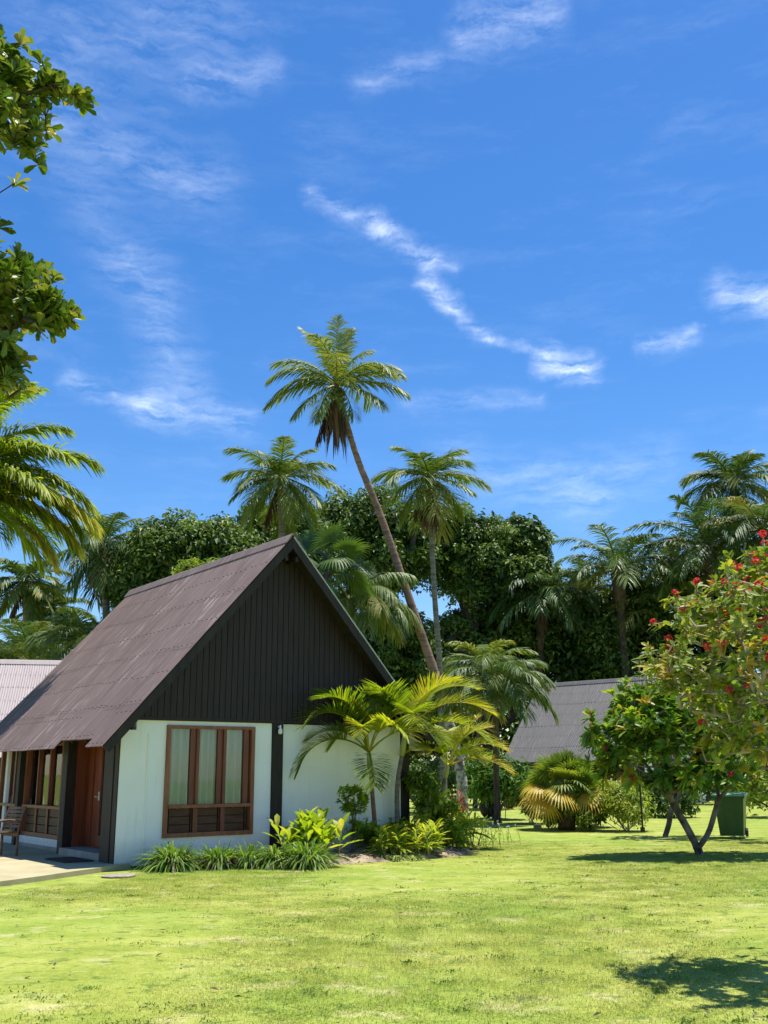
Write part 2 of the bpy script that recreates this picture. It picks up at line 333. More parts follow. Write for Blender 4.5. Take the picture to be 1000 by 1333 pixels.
# ------------------------------------------------------------------ palms
def palm(name, label, base, path, r0, r1, crown, cat='palm', group=None, bark='bark_grey', leaf='coco', nf=18, L=3.6, ll=.8,
         els=(-.5, 1.35), bend=1.25, lw=.05, ldroop=.55, vee=.25, npairs=50, dead=0, var=.42, skirt=0, coco=0, shaft=0, flare=1.35, split=True,
         fronds=None, fibre=False, tipvar=.15, rach=.035, az0=0., jit=.1, varj=.1, start=.12, sc=1.):
    r0, r1, L, ll, lw, shaft, fibre, rach = [q*sc for q in (r0, r1, L, ll, lw, shaft, float(fibre), rach)]
    root = empty(name, base); tag(root, label, cat, group); org = np.array(base, float)
    crown = np.array(crown, float)
    if path is not None:
        P = bez([base]+list(path)+[crown], 16); n = len(P); t = np.linspace(0, 1, n)
        R = r0+(r1-r0)*t; R = R*(1+(flare-1)*np.exp(-t*14)); R *= 1+.035*np.sin(np.arange(n)*2.1)
        mb = MB(); mb.org = org; mb.tube(P, R, 10); mb.build('trunk', M[bark], root, True)
    if shaft:
        d = unit(crown-(P[-6] if path is not None else crown-np.array([0, 0, 1])))
        mb = MB(); mb.org = org; mb.tube([crown-d*shaft*.2, crown+d*shaft*.15, crown+d*shaft*.7, crown+d*shaft], [r1*1.1, r1*1.5, r1*1.1, r1*.5], 8); mb.build('crownshaft', M['shaft'], root, True)
        crown = crown+d*shaft*.8
    if fibre:
        mb = MB(); mb.org = org
        mb.tube([crown-np.array([0, 0, fibre]), crown-np.array([0, 0, fibre*.5]), crown-np.array([0, 0, .1]), crown+np.array([0, 0, .3])], [r1*1.2, r1*1.9, r1*2.3, r1*1.2], 9)
        n = 60; a = rng.uniform(0, 2*PI, n); z = rng.uniform(-fibre, .2, n)
        Pp = crown+np.stack([np.cos(a)*r1*1.7, np.sin(a)*r1*1.7, z], 1)
        strips(mb, Pp, np.stack([np.cos(a)*.6, np.sin(a)*.6, rng.uniform(-.2, .9, n)], 1), np.stack([-np.sin(a), np.cos(a), 0*a], 1), .35, .14, .2, .5, 2)
        mb.build('leaf_base_fibre', M['fibre'], root, True)
    spec = []
    if fronds: spec = [(math.radians(a_), math.radians(e_), l_, b_, v_) for a_, e_, l_, b_, v_ in fronds]
    else:
        for i in range(nf):
            q = (i+.5)/nf; el = els[1]+(els[0]-els[1])*q**.8+rng.normal(0, .08)
            spec.append((az0+i*2.39996+rng.normal(0, .12), el, rng.uniform(.85, 1.08)*(1 if q > .12 else .8), bend*rng.uniform(.85, 1.15)*(1-.25*q if el > 0 else .55), var+varj*rng.normal()+(.12*(q > .85))))
    mb = MB(); mb.org = org
    for az, el, l_, b_, v_ in spec:
        if split: mb = MB(); mb.org = org
        off = np.array([math.cos(az), math.sin(az), .3])*r1*.6
        frond(mb, crown+off, az, el, L*l_, ll*min(1.1, l_+.1), npairs, b_, lw, ldroop, vee, v_, start=start, rach=rach, tipvar=tipvar, jit=jit)
        if split: mb.build('frond', M[leaf], root)
    if not split: mb.build('crown', M[leaf], root)
    for i in range(dead):
        mb = MB(); mb.org = org; az = rng.uniform(0, 2*PI)
        frond(mb, crown-np.array([0, 0, .2]), az, -1.15+rng.normal(0, .1), L*rng.uniform(.6, .85), ll*.55, 26, .35, lw*1.3, .9, -.3, .6, rach=rach, jit=.3)
        mb.build('dead_frond', M['deadfrond'], root)
    if skirt:
        mb = MB(); mb.org = org; n = skirt; a = rng.uniform(0, 2*PI, n)
        Pp = crown+np.stack([np.cos(a)*r1*1.4, np.sin(a)*r1*1.4, rng.uniform(-.8, .1, n)], 1)
        strips(mb, Pp, np.stack([np.cos(a)*.16, np.sin(a)*.16, -1+0*a], 1), np.stack([-np.sin(a), np.cos(a), 0*a], 1), rng.uniform(.8, 2.5, n), .11, .1, rng.uniform(0, 1, n), 3)
        mb.build('dead_skirt', M['deadfrond'], root)
    if coco:
        for i in range(coco):
            a = i*2.4; mb = MB(); mb.org = org; c = crown+np.array([math.cos(a)*r1*2.1, math.sin(a)*r1*2.1, -.35-.12*(i % 3)])
            zz = np.linspace(-1, 1, 7); mb.tube([c+np.array([0, 0, .17*z]) for z in zz], [.14*math.sqrt(max(.03, 1-z*z)) for z in zz], 8)
            mb.build('coconut', M['coconut'], root, True)
    return root

# ------------------------------------------------------------------ branching trees
def skeleton(limbs, tips, step=.22, curve=.12, k=.45, r_tip=.012, rmin=.0, fac=1.0):
    """limbs: list of (start_node_hint, polyline); returns nodes, parents, radii"""
    nodes = []; par = []
    for hint, poly in limbs:
        P = bez(poly, 5); prev = -1
        if nodes and hint: prev = int(np.argmin(np.linalg.norm(np.array(nodes)-P[0], axis=1)))
        for p in P:
            nodes.append(p); par.append(prev); prev = len(nodes)-1
    tips = np.array(tips); base = np.array(nodes[0]); order = np.argsort(np.linalg.norm(tips-base, axis=1)); ends = []
    for i in order:
        t = tips[i]; Nn = np.array(nodes); d = np.linalg.norm(Nn-t, axis=1)
        pen = d+.25*np.maximum(0, Nn[:, 2]-t[2])*2
        j = int(np.argmin(pen)); a = Nn[j]; dist = d[j]; m = max(1, int(dist/step)); prev = j
        off = rng.normal(0, curve*dist, 3)
        for s in range(1, m+1):
            q = s/m; nodes.append(a+(t-a)*q+off*math.sin(q*PI)+np.array([0, 0, -.08*dist])*math.sin(q*PI)); par.append(prev); prev = len(nodes)-1
        ends.append(prev)
    n = len(nodes); cnt = np.zeros(n)
    for e in ends: cnt[e] += 1
    for i in range(n-1, -1, -1):
        if par[i] >= 0: cnt[par[i]] += cnt[i]
    R = np.maximum(r_tip*np.maximum(cnt, 1)**k*fac, rmin)
    return np.array(nodes), par, R, ends
def skel_mesh(mb, nodes, par, R, sides=6, rmin=0, rmax=None):
    for i, p in enumerate(par):
        if p < 0: continue
        d = nodes[i]-nodes[p]; l = np.linalg.norm(d)
        if l < 1e-4: continue
        r0, r1 = R[p], R[i]
        if r0 > r1*1.7: r0 = r1*1.3
        if rmax: r0 = min(r0, rmax); r1 = min(r1, rmax)
        s = sides if r0 > .03 else 4
        mb.tube([nodes[p]-d/l*r0*.3, nodes[i]], [r0, r1], s, cap=False)
def ellip_tips(blobs, shell=.55):
    out = []
    for cx, cy, cz, rx, ry, rz, n in blobs:
        d = unit(rng.normal(size=(n, 3))); r = rng.uniform(shell, 1, n)[:, None]
        out.append(np.array([cx, cy, cz])+d*r*np.array([rx, ry, rz]))
    return np.vstack(out)
def rosettes(mb, nodes, par, ends, n, L, W, var, droop=.25, spread=(.2, 1.1), up=.5, vstd=.15, simple=False, obov=False, bare=0.):
    if bare: ends = [e for e in ends if rng.uniform() > bare]
    e = np.array(ends); pp = np.array(par)[e]; ax = unit(unit(nodes[e]-nodes[pp])+np.array([0, 0, up])+rng.normal(0, .25, (len(e), 3)))
    N_ = len(e)*n; ax = np.repeat(ax, n, 0); base = np.repeat(nodes[e], n, 0)
    ref = unit(np.cross(ax, rng.normal(size=(N_, 3)))); b2 = np.cross(ax, ref)
    a = (np.tile(np.arange(n), len(e))*2.39996+rng.uniform(0, 6, N_)*.15)
    el = rng.uniform(spread[0], spread[1], N_)
    rad = ref*np.cos(a)[:, None]+b2*np.sin(a)[:, None]
    Dr = rad*np.cos(el)[:, None]+ax*np.sin(el)[:, None]
    Nn = ax*np.cos(el)[:, None]-rad*np.sin(el)[:, None]+np.array([0, 0, .3])
    tv = np.repeat(rng.normal(0, vstd, len(e)), n)
    leaves(mb, base-ax*rng.uniform(0, .08, N_)[:, None], Dr, Nn, L*rng.uniform(.7, 1.15, N_), W*rng.uniform(.8, 1.15, N_), np.clip(var+tv+rng.normal(0, .12, N_), 0, 1), droop, .1, simple, obov)
def blobs_leaves(mb, lobes, per, L, W, var, simple=True, shell=.75, up=.8, size_j=.3):
    """leaf shells round each lobe (x,y,z,r)"""
    for (x, y, z, r), n in zip(lobes, per):
        d = unit(rng.normal(size=(n, 3))*np.array([1, 1, .85])+np.array([0, 0, .25])); c = np.array([x, y, z])
        rr = r*rng.uniform(shell, 1.12, n)*(1+.28*np.sin(d[:, 0]*5+x*3)*np.sin(d[:, 2]*6+y*2)); P = c+d*rr[:, None]*np.array([1, 1, .8])
        Nn = unit(d*.7+np.array([0, 0, up])+rng.normal(0, .5, (n, 3))); Dr = unit(np.cross(Nn, rng.normal(size=(n, 3)))+np.array([0, 0, -.25]))
        leaves(mb, P, Dr, Nn, L*rng.uniform(1-size_j, 1+size_j, n), W*rng.uniform(1-size_j, 1+size_j, n), np.clip(var+rng.normal(0, .1)+rng.normal(0, .16, n), 0, 1), .15, .12, simple)
def broad_tree(name, label, base, blobs, nl, lobe_r, leafL=.3, per=150, trunk_r=.35, group=None, leaf='broad', var=.45, cat='tree', tips=60, inner=0):
    root = empty(name, base); tag(root, label, cat, group); org = np.array(base, float)
    lobes = []
    for b in blobs:
        n = max(3, int(nl*b[3]*b[5]/sum(q[3]*q[5] for q in blobs)))
        T = ellip_tips([(*b[:6], n)], .72)
        lobes += [(*t, rng.uniform(*lobe_r)) for t in T]
    tp = np.array([l[:3] for l in lobes]); sel = tp[rng.permutation(len(tp))[:tips]]
    top = np.array([np.mean(tp[:, 0]), np.mean(tp[:, 1]), 0]); h0 = min(tp[:, 2]); mid = org+(top-org)*.35; mid[2] = max(1.6, h0*.75)
    nodes, par, R, ends = skeleton([(0, [org, org*.7+mid*.3+np.array([.1, 0, 0]), mid])], sel, .7, .08, .48, trunk_r/tips**.48)
    mb = MB(); mb.org = org; skel_mesh(mb, nodes, par, R, 7); mb.build('trunk', M['bark_dark'], root, True)
    mb = MB(); mb.org = org; blobs_leaves(mb, lobes, [int(per*(l[3]/np.mean(lobe_r))**2) for l in lobes], leafL, leafL*.5, var)
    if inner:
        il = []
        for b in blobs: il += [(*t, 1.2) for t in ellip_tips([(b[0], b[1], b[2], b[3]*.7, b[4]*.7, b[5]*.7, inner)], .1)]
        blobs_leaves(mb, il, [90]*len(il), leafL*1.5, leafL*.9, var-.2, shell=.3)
    mb.build('crown', M[leaf], root)
    return root
def shrub(name, label, base, r, h, nst=7, nleaf=900, L=.09, W=.035, leaf='shrub', var=.5, cat='shrub', group=None, bare=.25, bark='twig', asp=1., simple=False, lobes=14, up=.8):
    root = empty(name, base); tag(root, label, cat, group); org = np.array(base, float)
    tips = ellip_tips([(org[0], org[1], org[2]+h*(.5+bare/2), r*.85, r*.85*asp, h*(1-bare)/2*.85, lobes)], .5)
    lim = [(0, [org+np.array([rng.normal(0, r*.12), rng.normal(0, r*.1), 0]), org+np.array([rng.normal(0, r*.3), rng.normal(0, r*.3), h*(bare+.12)])]) for _ in range(nst)]
    nodes, par, R, ends = skeleton(lim, tips, .15, .06, .4, max(.005, h*.006))
    mb = MB(); mb.org = org; skel_mesh(mb, nodes, par, R, 5); mb.build('stem', M[bark], root, True)
    mb = MB(); mb.org = org; lr = r*.42
    blobs_leaves(mb, [(*t, lr*rng.uniform(.7, 1.2)) for t in tips], [nleaf//lobes]*lobes, L, W, var, simple, .25, up)
    mb.build('foliage', M[leaf], root); return root
def tuft(name, label, base, n, L, W, var, leaf='lily', cat='plant', group=None, el=(.35, 1.45), droop=.75, segs=5, dead=0, rj=.12):
    root = empty(name, base); tag(root, label, cat, group); org = np.array(base, float); mb = MB(); mb.org = org
    a = rng.uniform(0, 2*PI, n); e = rng.uniform(*el, n)
    P = org+np.stack([np.cos(a)*rng.uniform(0, rj, n), np.sin(a)*rng.uniform(0, rj, n), np.zeros(n)], 1)
    Dr = np.stack([np.cos(a)*np.cos(e), np.sin(a)*np.cos(e), np.sin(e)], 1); Sd = np.stack([-np.sin(a), np.cos(a), 0*a], 1)+rng.normal(0, .3, (n, 3))
    strips(mb, P, Dr, Sd, L*rng.uniform(.65, 1.12, n), W*rng.uniform(.7, 1.2, n), droop*rng.uniform(.5, 1.2, n), np.clip(var+rng.normal(0, .18, n), 0, 1), segs, [.7, 1, 1, .9, .6, .04][:segs] + [.04])
    mb.build('leaves', M[leaf], root)
    if dead:
        mb = MB(); mb.org = org; a = rng.uniform(0, 2*PI, dead); e = rng.uniform(-.1, .3, dead)
        P = org+np.stack([np.cos(a)*.1, np.sin(a)*.1, 0*a+.08], 1)
        strips(mb, P, np.stack([np.cos(a)*np.cos(e), np.sin(a)*np.cos(e), np.sin(e)], 1), np.stack([-np.sin(a), np.cos(a), 0*a], 1), L*.6, W, .25, rng.uniform(.2, 1, dead), 4, [.8, 1, .9, .6, .05])
        mb.build('withered_leaves', M['deadfrond'], root)
    return root

# ================================================================== SETTING
SUN = unit(np.array([.192, .145, 1.]))
def world():
    w = bpy.data.worlds.new('World'); SC.world = w; w.use_nodes = True; nt = w.node_tree; nt.nodes.clear()
    out = nt.nodes.new('ShaderNodeOutputWorld'); bg = nt.nodes.new('ShaderNodeBackground')
    sky = nt.nodes.new('ShaderNodeTexSky'); sky.sky_type = 'NISHITA'; sky.sun_disc = False
    sky.sun_elevation = math.asin(SUN[2]); sky.sun_rotation = math.atan2(SUN[0], SUN[1])
    sky.air_density = 1.0; sky.dust_density = .25; sky.ozone_density = 3.2; sky.altitude = 20
    hs = nd(nt, 'ShaderNodeHueSaturation', {'Saturation': SKY_SAT, 'Value': SKY_VAL, 'Hue': SKY_HUE, 'Color': sky.outputs[0]}).outputs[0]
    d = nd(nt, 'ShaderNodeTexCoord').outputs['Generated']
    sx = nd(nt, 'ShaderNodeSeparateXYZ', {0: d}); x, y, z = sx.outputs
    az = math_(nt, 'MULTIPLY', math_(nt, 'ARCTAN2', x, y), 180/PI); el = math_(nt, 'MULTIPLY', math_(nt, 'ARCSINE', z), 180/PI)
    p = nd(nt, 'ShaderNodeCombineXYZ', {0: az, 1: el, 2: 0.}).outputs[0]
    def vm(op, a, b=None, scale=None):
        n = nt.nodes.new('ShaderNodeVectorMath'); n.operation = op
        for i, q in enumerate((a, b)):
            if q is None: continue
            if isinstance(q, bpy.types.NodeSocket): nt.links.new(q, n.inputs[i])
            else: n.inputs[i].default_value = q
        if scale is not None:
            if isinstance(scale, bpy.types.NodeSocket): nt.links.new(scale, n.inputs['Scale'])
            else: n.inputs['Scale'].default_value = scale
        return n
    nzc = noise(nt, p, .35, 5, .62, out=1)
    warp = vm('SCALE', vm('SUBTRACT', nzc, (.5, .5, .5)).outputs[0], scale=1.5).outputs[0]
    nz2 = noise(nt, p, 1.3, 3, .55, out=1)
    warp2 = vm('SCALE', vm('SUBTRACT', nz2, (.5, .5, .5)).outputs[0], scale=.6).outputs[0]
    q = vm('ADD', vm('ADD', p, warp).outputs[0], warp2).outputs[0]
    total = None
    for (x0, y0, x1, y1, wd, st) in CLOUDS:
        a0, b0 = azel(x0, y0); a1, b1 = azel(x1, y1); A_ = (a0, b0, 0); BA = (a1-a0, b1-b0, 0); L2 = BA[0]**2+BA[1]**2+1e-6
        pa = vm('SUBTRACT', q, A_).outputs[0]
        t = math_(nt, 'MULTIPLY', vm('DOT_PRODUCT', pa, BA).outputs['Value'], 1/L2, clamp=True)
        dist = vm('LENGTH', vm('SUBTRACT', pa, vm('SCALE', BA, scale=t).outputs[0]).outputs[0]).outputs['Value']
        m = math_(nt, 'SUBTRACT', 1., math_(nt, 'MULTIPLY', dist, 1/wd), clamp=True)
        m = math_(nt, 'MULTIPLY', math_(nt, 'POWER', m, 1.6), st)
        total = m if total is None else math_(nt, 'ADD', total, m)
    # feathery streaks
    st1 = noise(nt, mapping(nt, vm('ADD', p, warp).outputs[0], (.30, 1.5, 1), (0, 0, .5)), .9, 7, .62)
    st2 = noise(nt, mapping(nt, p, (.12, .5, 1), (0, 0, .25)), .8, 6, .65)
    tex = ramp(nt, st1, [(.36, (.03, .03, .03)), (.70, (.9, .9, .9))])
    veil = math_(nt, 'MULTIPLY', math_(nt, 'MULTIPLY', ramp(nt, st2, [(.48, (0, 0, 0)), (.75, (1, 1, 1))]), tex), .07)
    dens = math_(nt, 'ADD', math_(nt, 'MULTIPLY', total, tex), veil, clamp=True)
    dens = math_(nt, 'MULTIPLY', dens, math_(nt, 'MULTIPLY', z, 8., clamp=True), clamp=True)
    cl = mixc(nt, dens, hs, CLOUD_COL)
    nt.links.new(cl, bg.inputs[0]); bg.inputs[1].default_value = SKY_STR
    nt.links.new(bg.outputs[0], out.inputs[0])
    try: w.cycles.sampling_method = 'MANUAL'; w.cycles.sample_map_resolution = 512
    except Exception: pass
SKY_SAT, SKY_VAL, SKY_HUE, SKY_STR = 1.32, .93, .506, .115
CLOUD_COL = (9., 9.6, 10.2)
CLOUDS = [(405, 250, 500, 295, 1.0, 0.30), (490, 290, 560, 345, 1.1, 0.32), (550, 340, 590, 350, .8, 0.21), (555, 370, 585, 395, 1.1, 0.55), (585, 400, 640, 440, .7, 0.36), (640, 440, 710, 462, .6, 0.24),
          (715, 470, 762, 480, 1.5, 0.70), (945, 380, 1010, 392, 1.7, 0.48), (835, 452, 905, 436, .8, 0.34), (600, 45, 715, 15, 2.0, 0.30), (470, 110, 560, 80, 1.4, 0.17),
          (60, 160, 270, 240, 3.6, 0.15), (180, 340, 235, 500, 3.0, 0.18), (95, 495, 190, 530, 1.3, 0.30), (190, 530, 315, 550, 1.8, 0.26), (250, 110, 350, 95, 1.8, 0.17), (290, 40, 60, 60, 4.5, 0.12),
          (590, 600, 770, 650, 2.6, 0.17), (530, 525, 700, 515, 1.0, 0.14), (760, 640, 860, 600, 2.5, 0.12), (110, 260, 150, 340, 3, 0.10)]
world()
sun = bpy.data.lights.new('sun', 'SUN'); sun.energy = 4.5; sun.angle = math.radians(.53); sun.color = (1, .955, .88)
so = bpy.data.objects.new('sun', sun); COL.objects.link(so)
so.rotation_euler = Vector([float(c) for c in SUN]).to_track_quat('Z', 'Y').to_euler()
cam = bpy.data.cameras.new('camera'); cam.sensor_fit = 'HORIZONTAL'; cam.sensor_width = 36; cam.lens = FPX/1000*36; cam.clip_end = 3000; cam.clip_start = .05
co = bpy.data.objects.new('camera', cam); COL.objects.link(co); co.location = (0, 0, CAMH)
co.rotation_euler = (Matrix.Rotation(PI/2+PITCH, 4, 'X')@Matrix.Rotation(ROLL, 4, 'Z')).to_euler()
SC.camera = co
vs = SC.view_settings; vs.view_transform = 'Standard'; vs.look = 'None'; vs.gamma = 1; vs.exposure = .74
try:
    SC.cycles.max_bounces = 8; SC.cycles.transparent_max_bounces = 12; SC.cycles.use_adaptive_sampling = True
except Exception: pass

# ground sheet
mb = MB(); xs = np.concatenate([[-900, -300, -120], np.linspace(-60, 60, 81), [120, 300, 900]]); ys = np.concatenate([[-60, -20], np.linspace(0, 90, 61), [150, 400, 1200]])
X, Y = np.meshgrid(xs, ys); Z = .02*np.sin(X*.7+1)*np.sin(Y*.45)*np.exp(-((Y-9)/14)**2)*(Y > 0)*(np.abs(X) < 60)-.0; Z = Z-.02
idx = np.arange(X.size).reshape(X.shape)
mb.add(np.stack([X, Y, Z], -1).reshape(-1, 3), np.stack([idx[:-1, :-1], idx[:-1, 1:], idx[1:, 1:], idx[1:, :-1]], -1).reshape(-1, 4))
tag(mb.build('ground', M['lawn'], smooth=True), kind='structure')

# patio slab and soil bed (world coordinates)
patio_uv = [(.25, -.12), (-.35, -.42), (-.99, -.80), (-1.7, -1.25), (-2.4, -1.62), (-3.4, -2.1), (-5.2, -2.6), (-5.2, 9), (.25, 9)]
mb = MB(); mb.prism([house(u, v, -.03) for u, v in patio_uv], (0, 0, .085)); tag(mb.build('patio', M['patio']), kind='structure')
bed = [(.45, 0), (.55, -.4), (.9, -.85), (1.35, -1.2), (2.0, -1.5), (2.6, -1.8), (3.3, -2.0), (4.3, -2.15), (5.3, -2.2), (6.2, -2.05), (7.0, -1.65), (7.7, -.9), (7.9, .6), (7.2, 1.2), (6.9, 0)]
mb = MB(); P = np.array([house(u, v, -.02) for u, v in bed]); c = house(4.2, -1.0, .10)
per = np.concatenate([np.linspace(P[i], P[(i+1) % len(P)], 6, endpoint=False) for i in range(len(P))]); per[:, :2] += rng.normal(0, .06, (len(per), 2))
rings = [per]
for s, zz in ((.88, .05), (.6, .09), (.3, .10)):
    sp = np.array([house(*((np.array([np.dot(q-HO, U), np.dot(q-HO, V)])-[4.2, -1.0])*[s, s*.95]+[4.2, -1.0])) for q in per]); sp[:, 2] = zz+rng.normal(0, .012, len(sp)); rings.append(sp)
n = len(per); Vb = np.vstack(rings+[c[None]]); F4 = []
for r in range(3): F4 += [(r*n+i, r*n+(i+1) % n, (r+1)*n+(i+1) % n, (r+1)*n+i) for i in range(n)]
mb.add(Vb, F4); mb.f.append(np.array([(3*n+i, 3*n+(i+1) % n, 4*n) for i in range(n)]))
tag(mb.build('soil_bed', M['soil'], smooth=True), kind='structure')

m = MB(); n = 900; k = rng.uniform(.5, 7.4, n); vv = rng.uniform(-2.3, 0, n)*np.interp(k, [.5, 1.5, 3, 6, 7.4], [.4, .75, 1, 1, .7])
Pl = np.array([house(a, b) for a, b in zip(k, vv)]); Pl[:, 2] = rng.uniform(.05, .125, n); Dl = rng.normal(size=(n, 3)); Dl[:, 2] *= .15
leaves(m, Pl, Dl, rng.normal(0, .3, (n, 3))+[0, 0, 1], rng.uniform(.04, .13, n), .035, rng.uniform(0, 1, n), .05, .15, True)
tag(m.build('leaf_litter', M['deadfrond']), 'dry brown fallen leaves scattered over the soil bed', 'leaf litter', kind='stuff')
# grass: a patch of blades repeated over the lawn
def uv_of(x, y):
    q = np.array([x, y, 0])-HO; return q@U, q@V
def grass():
    nb = 3600; P = np.stack([rng.uniform(-.55, .55, nb), rng.uniform(-.55, .55, nb), np.zeros(nb)], 1)
    a = rng.uniform(0, 2*PI, nb); e = rng.uniform(.5, 1.4, nb)
    Dr = np.stack([np.cos(a)*np.cos(e), np.sin(a)*np.cos(e), np.sin(e)], 1); Sd = np.stack([-np.sin(a), np.cos(a), 0*a], 1)
    mb = MB(); strips(mb, P, Dr, Sd, rng.uniform(.018, .044, nb), .0055, .4, rng.uniform(0, 1, nb), 1, [1, .1])
    npatch = mb.n; pts = []
    from math import floor
    for yy in np.arange(4.6, 25, .9):
        for xx in np.arange(-11, 12, .9):
            if abs(xx) > .43*yy+1.2: continue
            u, v = uv_of(xx, yy)
            if v > -.9 and -6 < u < 8.2: 
                if not (u > 8.2): continue
            if u < .6 and v > -.9-.55*max(0, min(6, -u))*1.05-.45 and u > -7: continue
            if .5 < u < 8.0 and v > -np.interp(u, [.5, 1.35, 2.6, 4.3, 5.3, 7, 8], [.6, 1.3, 1.85, 2.25, 2.3, 1.85, .5]): continue
            pts.append((xx+random.uniform(-.1, .1), yy+random.uniform(-.1, .1), -.022))
    o_v = np.array(pts); mb.v.append(o_v); mb.a.append(np.zeros(len(o_v))); mb.n += len(o_v)
    o = mb.build('grass', M['blade']); me = o.data
    at_ = me.attributes.new('pt', 'FLOAT', 'POINT'); arr = np.zeros(len(me.vertices), np.float32); arr[npatch:] = 1; at_.data.foreach_set('value', arr)
    ng = bpy.data.node_groups.new('grass_spread', 'GeometryNodeTree')
    ng.interface.new_socket('Geometry', in_out='INPUT', socket_type='NodeSocketGeometry'); ng.interface.new_socket('Geometry', in_out='OUTPUT', socket_type='NodeSocketGeometry')
    gi = ng.nodes.new('NodeGroupInput'); go = ng.nodes.new('NodeGroupOutput'); L = ng.links.new
    na = ng.nodes.new('GeometryNodeInputNamedAttribute'); na.data_type = 'FLOAT'; na.inputs['Name'].default_value = 'pt'
    cmp_ = ng.nodes.new('FunctionNodeCompare'); cmp_.data_type = 'FLOAT'; cmp_.operation = 'GREATER_THAN'; cmp_.inputs[1].default_value = .5; L(na.outputs['Attribute'], cmp_.inputs[0])
    sep = ng.nodes.new('GeometryNodeSeparateGeometry'); sep.domain = 'POINT'; L(gi.outputs[0], sep.inputs[0]); L(cmp_.outputs[0], sep.inputs['Selection'])
    iop = ng.nodes.new('GeometryNodeInstanceOnPoints'); L(sep.outputs[0], iop.inputs['Points']); L(sep.outputs[1], iop.inputs['Instance'])
    rv = ng.nodes.new('FunctionNodeRandomValue'); rv.data_type = 'FLOAT_VECTOR'; rv.inputs[0].default_value = (0, 0, 0); rv.inputs[1].default_value = (0, 0, 6.283)
    L(rv.outputs[0], iop.inputs['Rotation']); L(iop.outputs[0], go.inputs[0])
    md = o.modifiers.new('spread', 'NODES'); md.node_group = ng
    tag(o, 'short mown yellow green lawn grass in the foreground', 'grass', kind='stuff')
grass()

def tufts():
    m = MB()
    for k in range(380):
        y = 5+18*rng.uniform()**1.3; x = rng.uniform(-.43, .43)*y; u, v = uv_of(x, y)
        if v > -2.6 and u < 8.2: continue
        n = int(rng.integers(10, 46)); r = rng.uniform(.03, .10); a = rng.uniform(0, 2*PI, n); e = rng.uniform(.2, 1.3, n)
        P = np.stack([x+rng.normal(0, r*1.3, n), y+rng.normal(0, r, n), np.full(n, -.02)], 1)
        Dr = np.stack([np.cos(a)*np.cos(e), np.sin(a)*np.cos(e), np.sin(e)], 1)
        leaves(m, P, Dr, np.tile([0, 0, 1.], (n, 1)), rng.uniform(.02, .045, n), rng.uniform(.007, .016, n), np.clip(rng.uniform(0, .5)+rng.normal(0, .1, n), 0, 1), .2, .1, True)
    tag(m.build('lawn_weeds', M['frang']), 'small dark green weed tufts dotted over the lawn', 'weeds', kind='stuff')
    m = MB(); n = 260; y = 5+16*rng.uniform(size=n)**1.2; x = rng.uniform(-.43, .43, n)*y; ok = [i for i in range(n) if not (uv_of(x[i], y[i])[1] > -2.5 and uv_of(x[i], y[i])[0] < 8.2)]
    P = np.stack([x, y, np.full(n, .012)], 1)[ok]; n = len(P); Dl = rng.normal(size=(n, 3)); Dl[:, 2] *= .2
    leaves(m, P, Dl, rng.normal(0, .3, (n, 3))+[0, 0, 1], rng.uniform(.03, .09, n), .03, rng.uniform(.4, 1, n), .05, .15, True)
    tag(m.build('fallen_leaves', M['deadfrond']), 'a few dry brown leaves fallen on the lawn', 'fallen leaves', kind='stuff')
tufts()

# ================================================================== COTTAGE
ZA, UA, SL, SR = 6.32, 3.29, 1.113, 1.087
def sheet(mb, u_of, z_of, n_u, n_z, s0, s1, v0, v1, lift, var, ns=5):
    nv = max(4, int((v1-v0)/.019)); v = np.linspace(v0, v1, nv); s = np.linspace(s0, s1, ns)
    Sg, Vg = np.meshgrid(s, v, indexing='ij'); h = .015*np.sin(Vg*2*PI/.1)+lift+.002*(Sg-s0)/(s1-s0)
    X_ = u_of(Sg)+n_u*h; Z_ = z_of(Sg)+n_z*h; idx = np.arange(X_.size).reshape(X_.shape)
    mb.add(np.stack([X_, Vg, Z_], -1).reshape(-1, 3), np.stack([idx[:-1, :-1], idx[:-1, 1:], idx[1:, 1:], idx[1:, :-1]], -1).reshape(-1, 4), var)
def roof_side(mb, sign, slope, L_, eaves):
    cth = 1/math.sqrt(1+slope*slope); sth = slope*cth
    uo = lambda s: UA+sign*s*cth; zo = lambda s: ZA-.02-s*sth; nu, nz = sign*sth, cth
    rows = [(.04, 1.62), (1.50, 3.22), (3.10, 4.72), (4.58, None)]
    v = -.43
    vb = [-.43]
    while v < L_-.3: v += .8; vb.append(min(v, L_))
    vb[-1] = L_
    for r, (s0, s1) in enumerate(rows):
        for a, b in zip(vb[:-1], vb[1:]):
            e = (s1+rng.uniform(-.03, .04)) if s1 else eaves((a+b)/2)
            mbv = float(np.clip(rng.normal(.5, .22), 0, 1))
            for q in range(2):
                for vv in np.arange(a+.1, b-.02, .2):
                    sq = e-.06-q*.75+rng.normal(0, .006); cx, cz = uo(sq)+nu*.022, zo(sq)+nz*.022
                    mb.box(cx-.012, cx+.012, vv-.012, vv+.012, cz-.006, cz+.012, 0.)
            sheet(mb, uo, zo, nu, nz, s0+rng.normal(0, .004), e+(rng.normal(0, .006)), a-.035, b, .0+.002*(3-r)+abs(rng.normal(0, .002)), mbv)
def gable_poly(u0, u1, z0, off): return [(u0, z0), (u1, z0)]
def top_z(u, off): return ZA-(SL*(UA-u) if u < UA else SR*(u-UA))-off
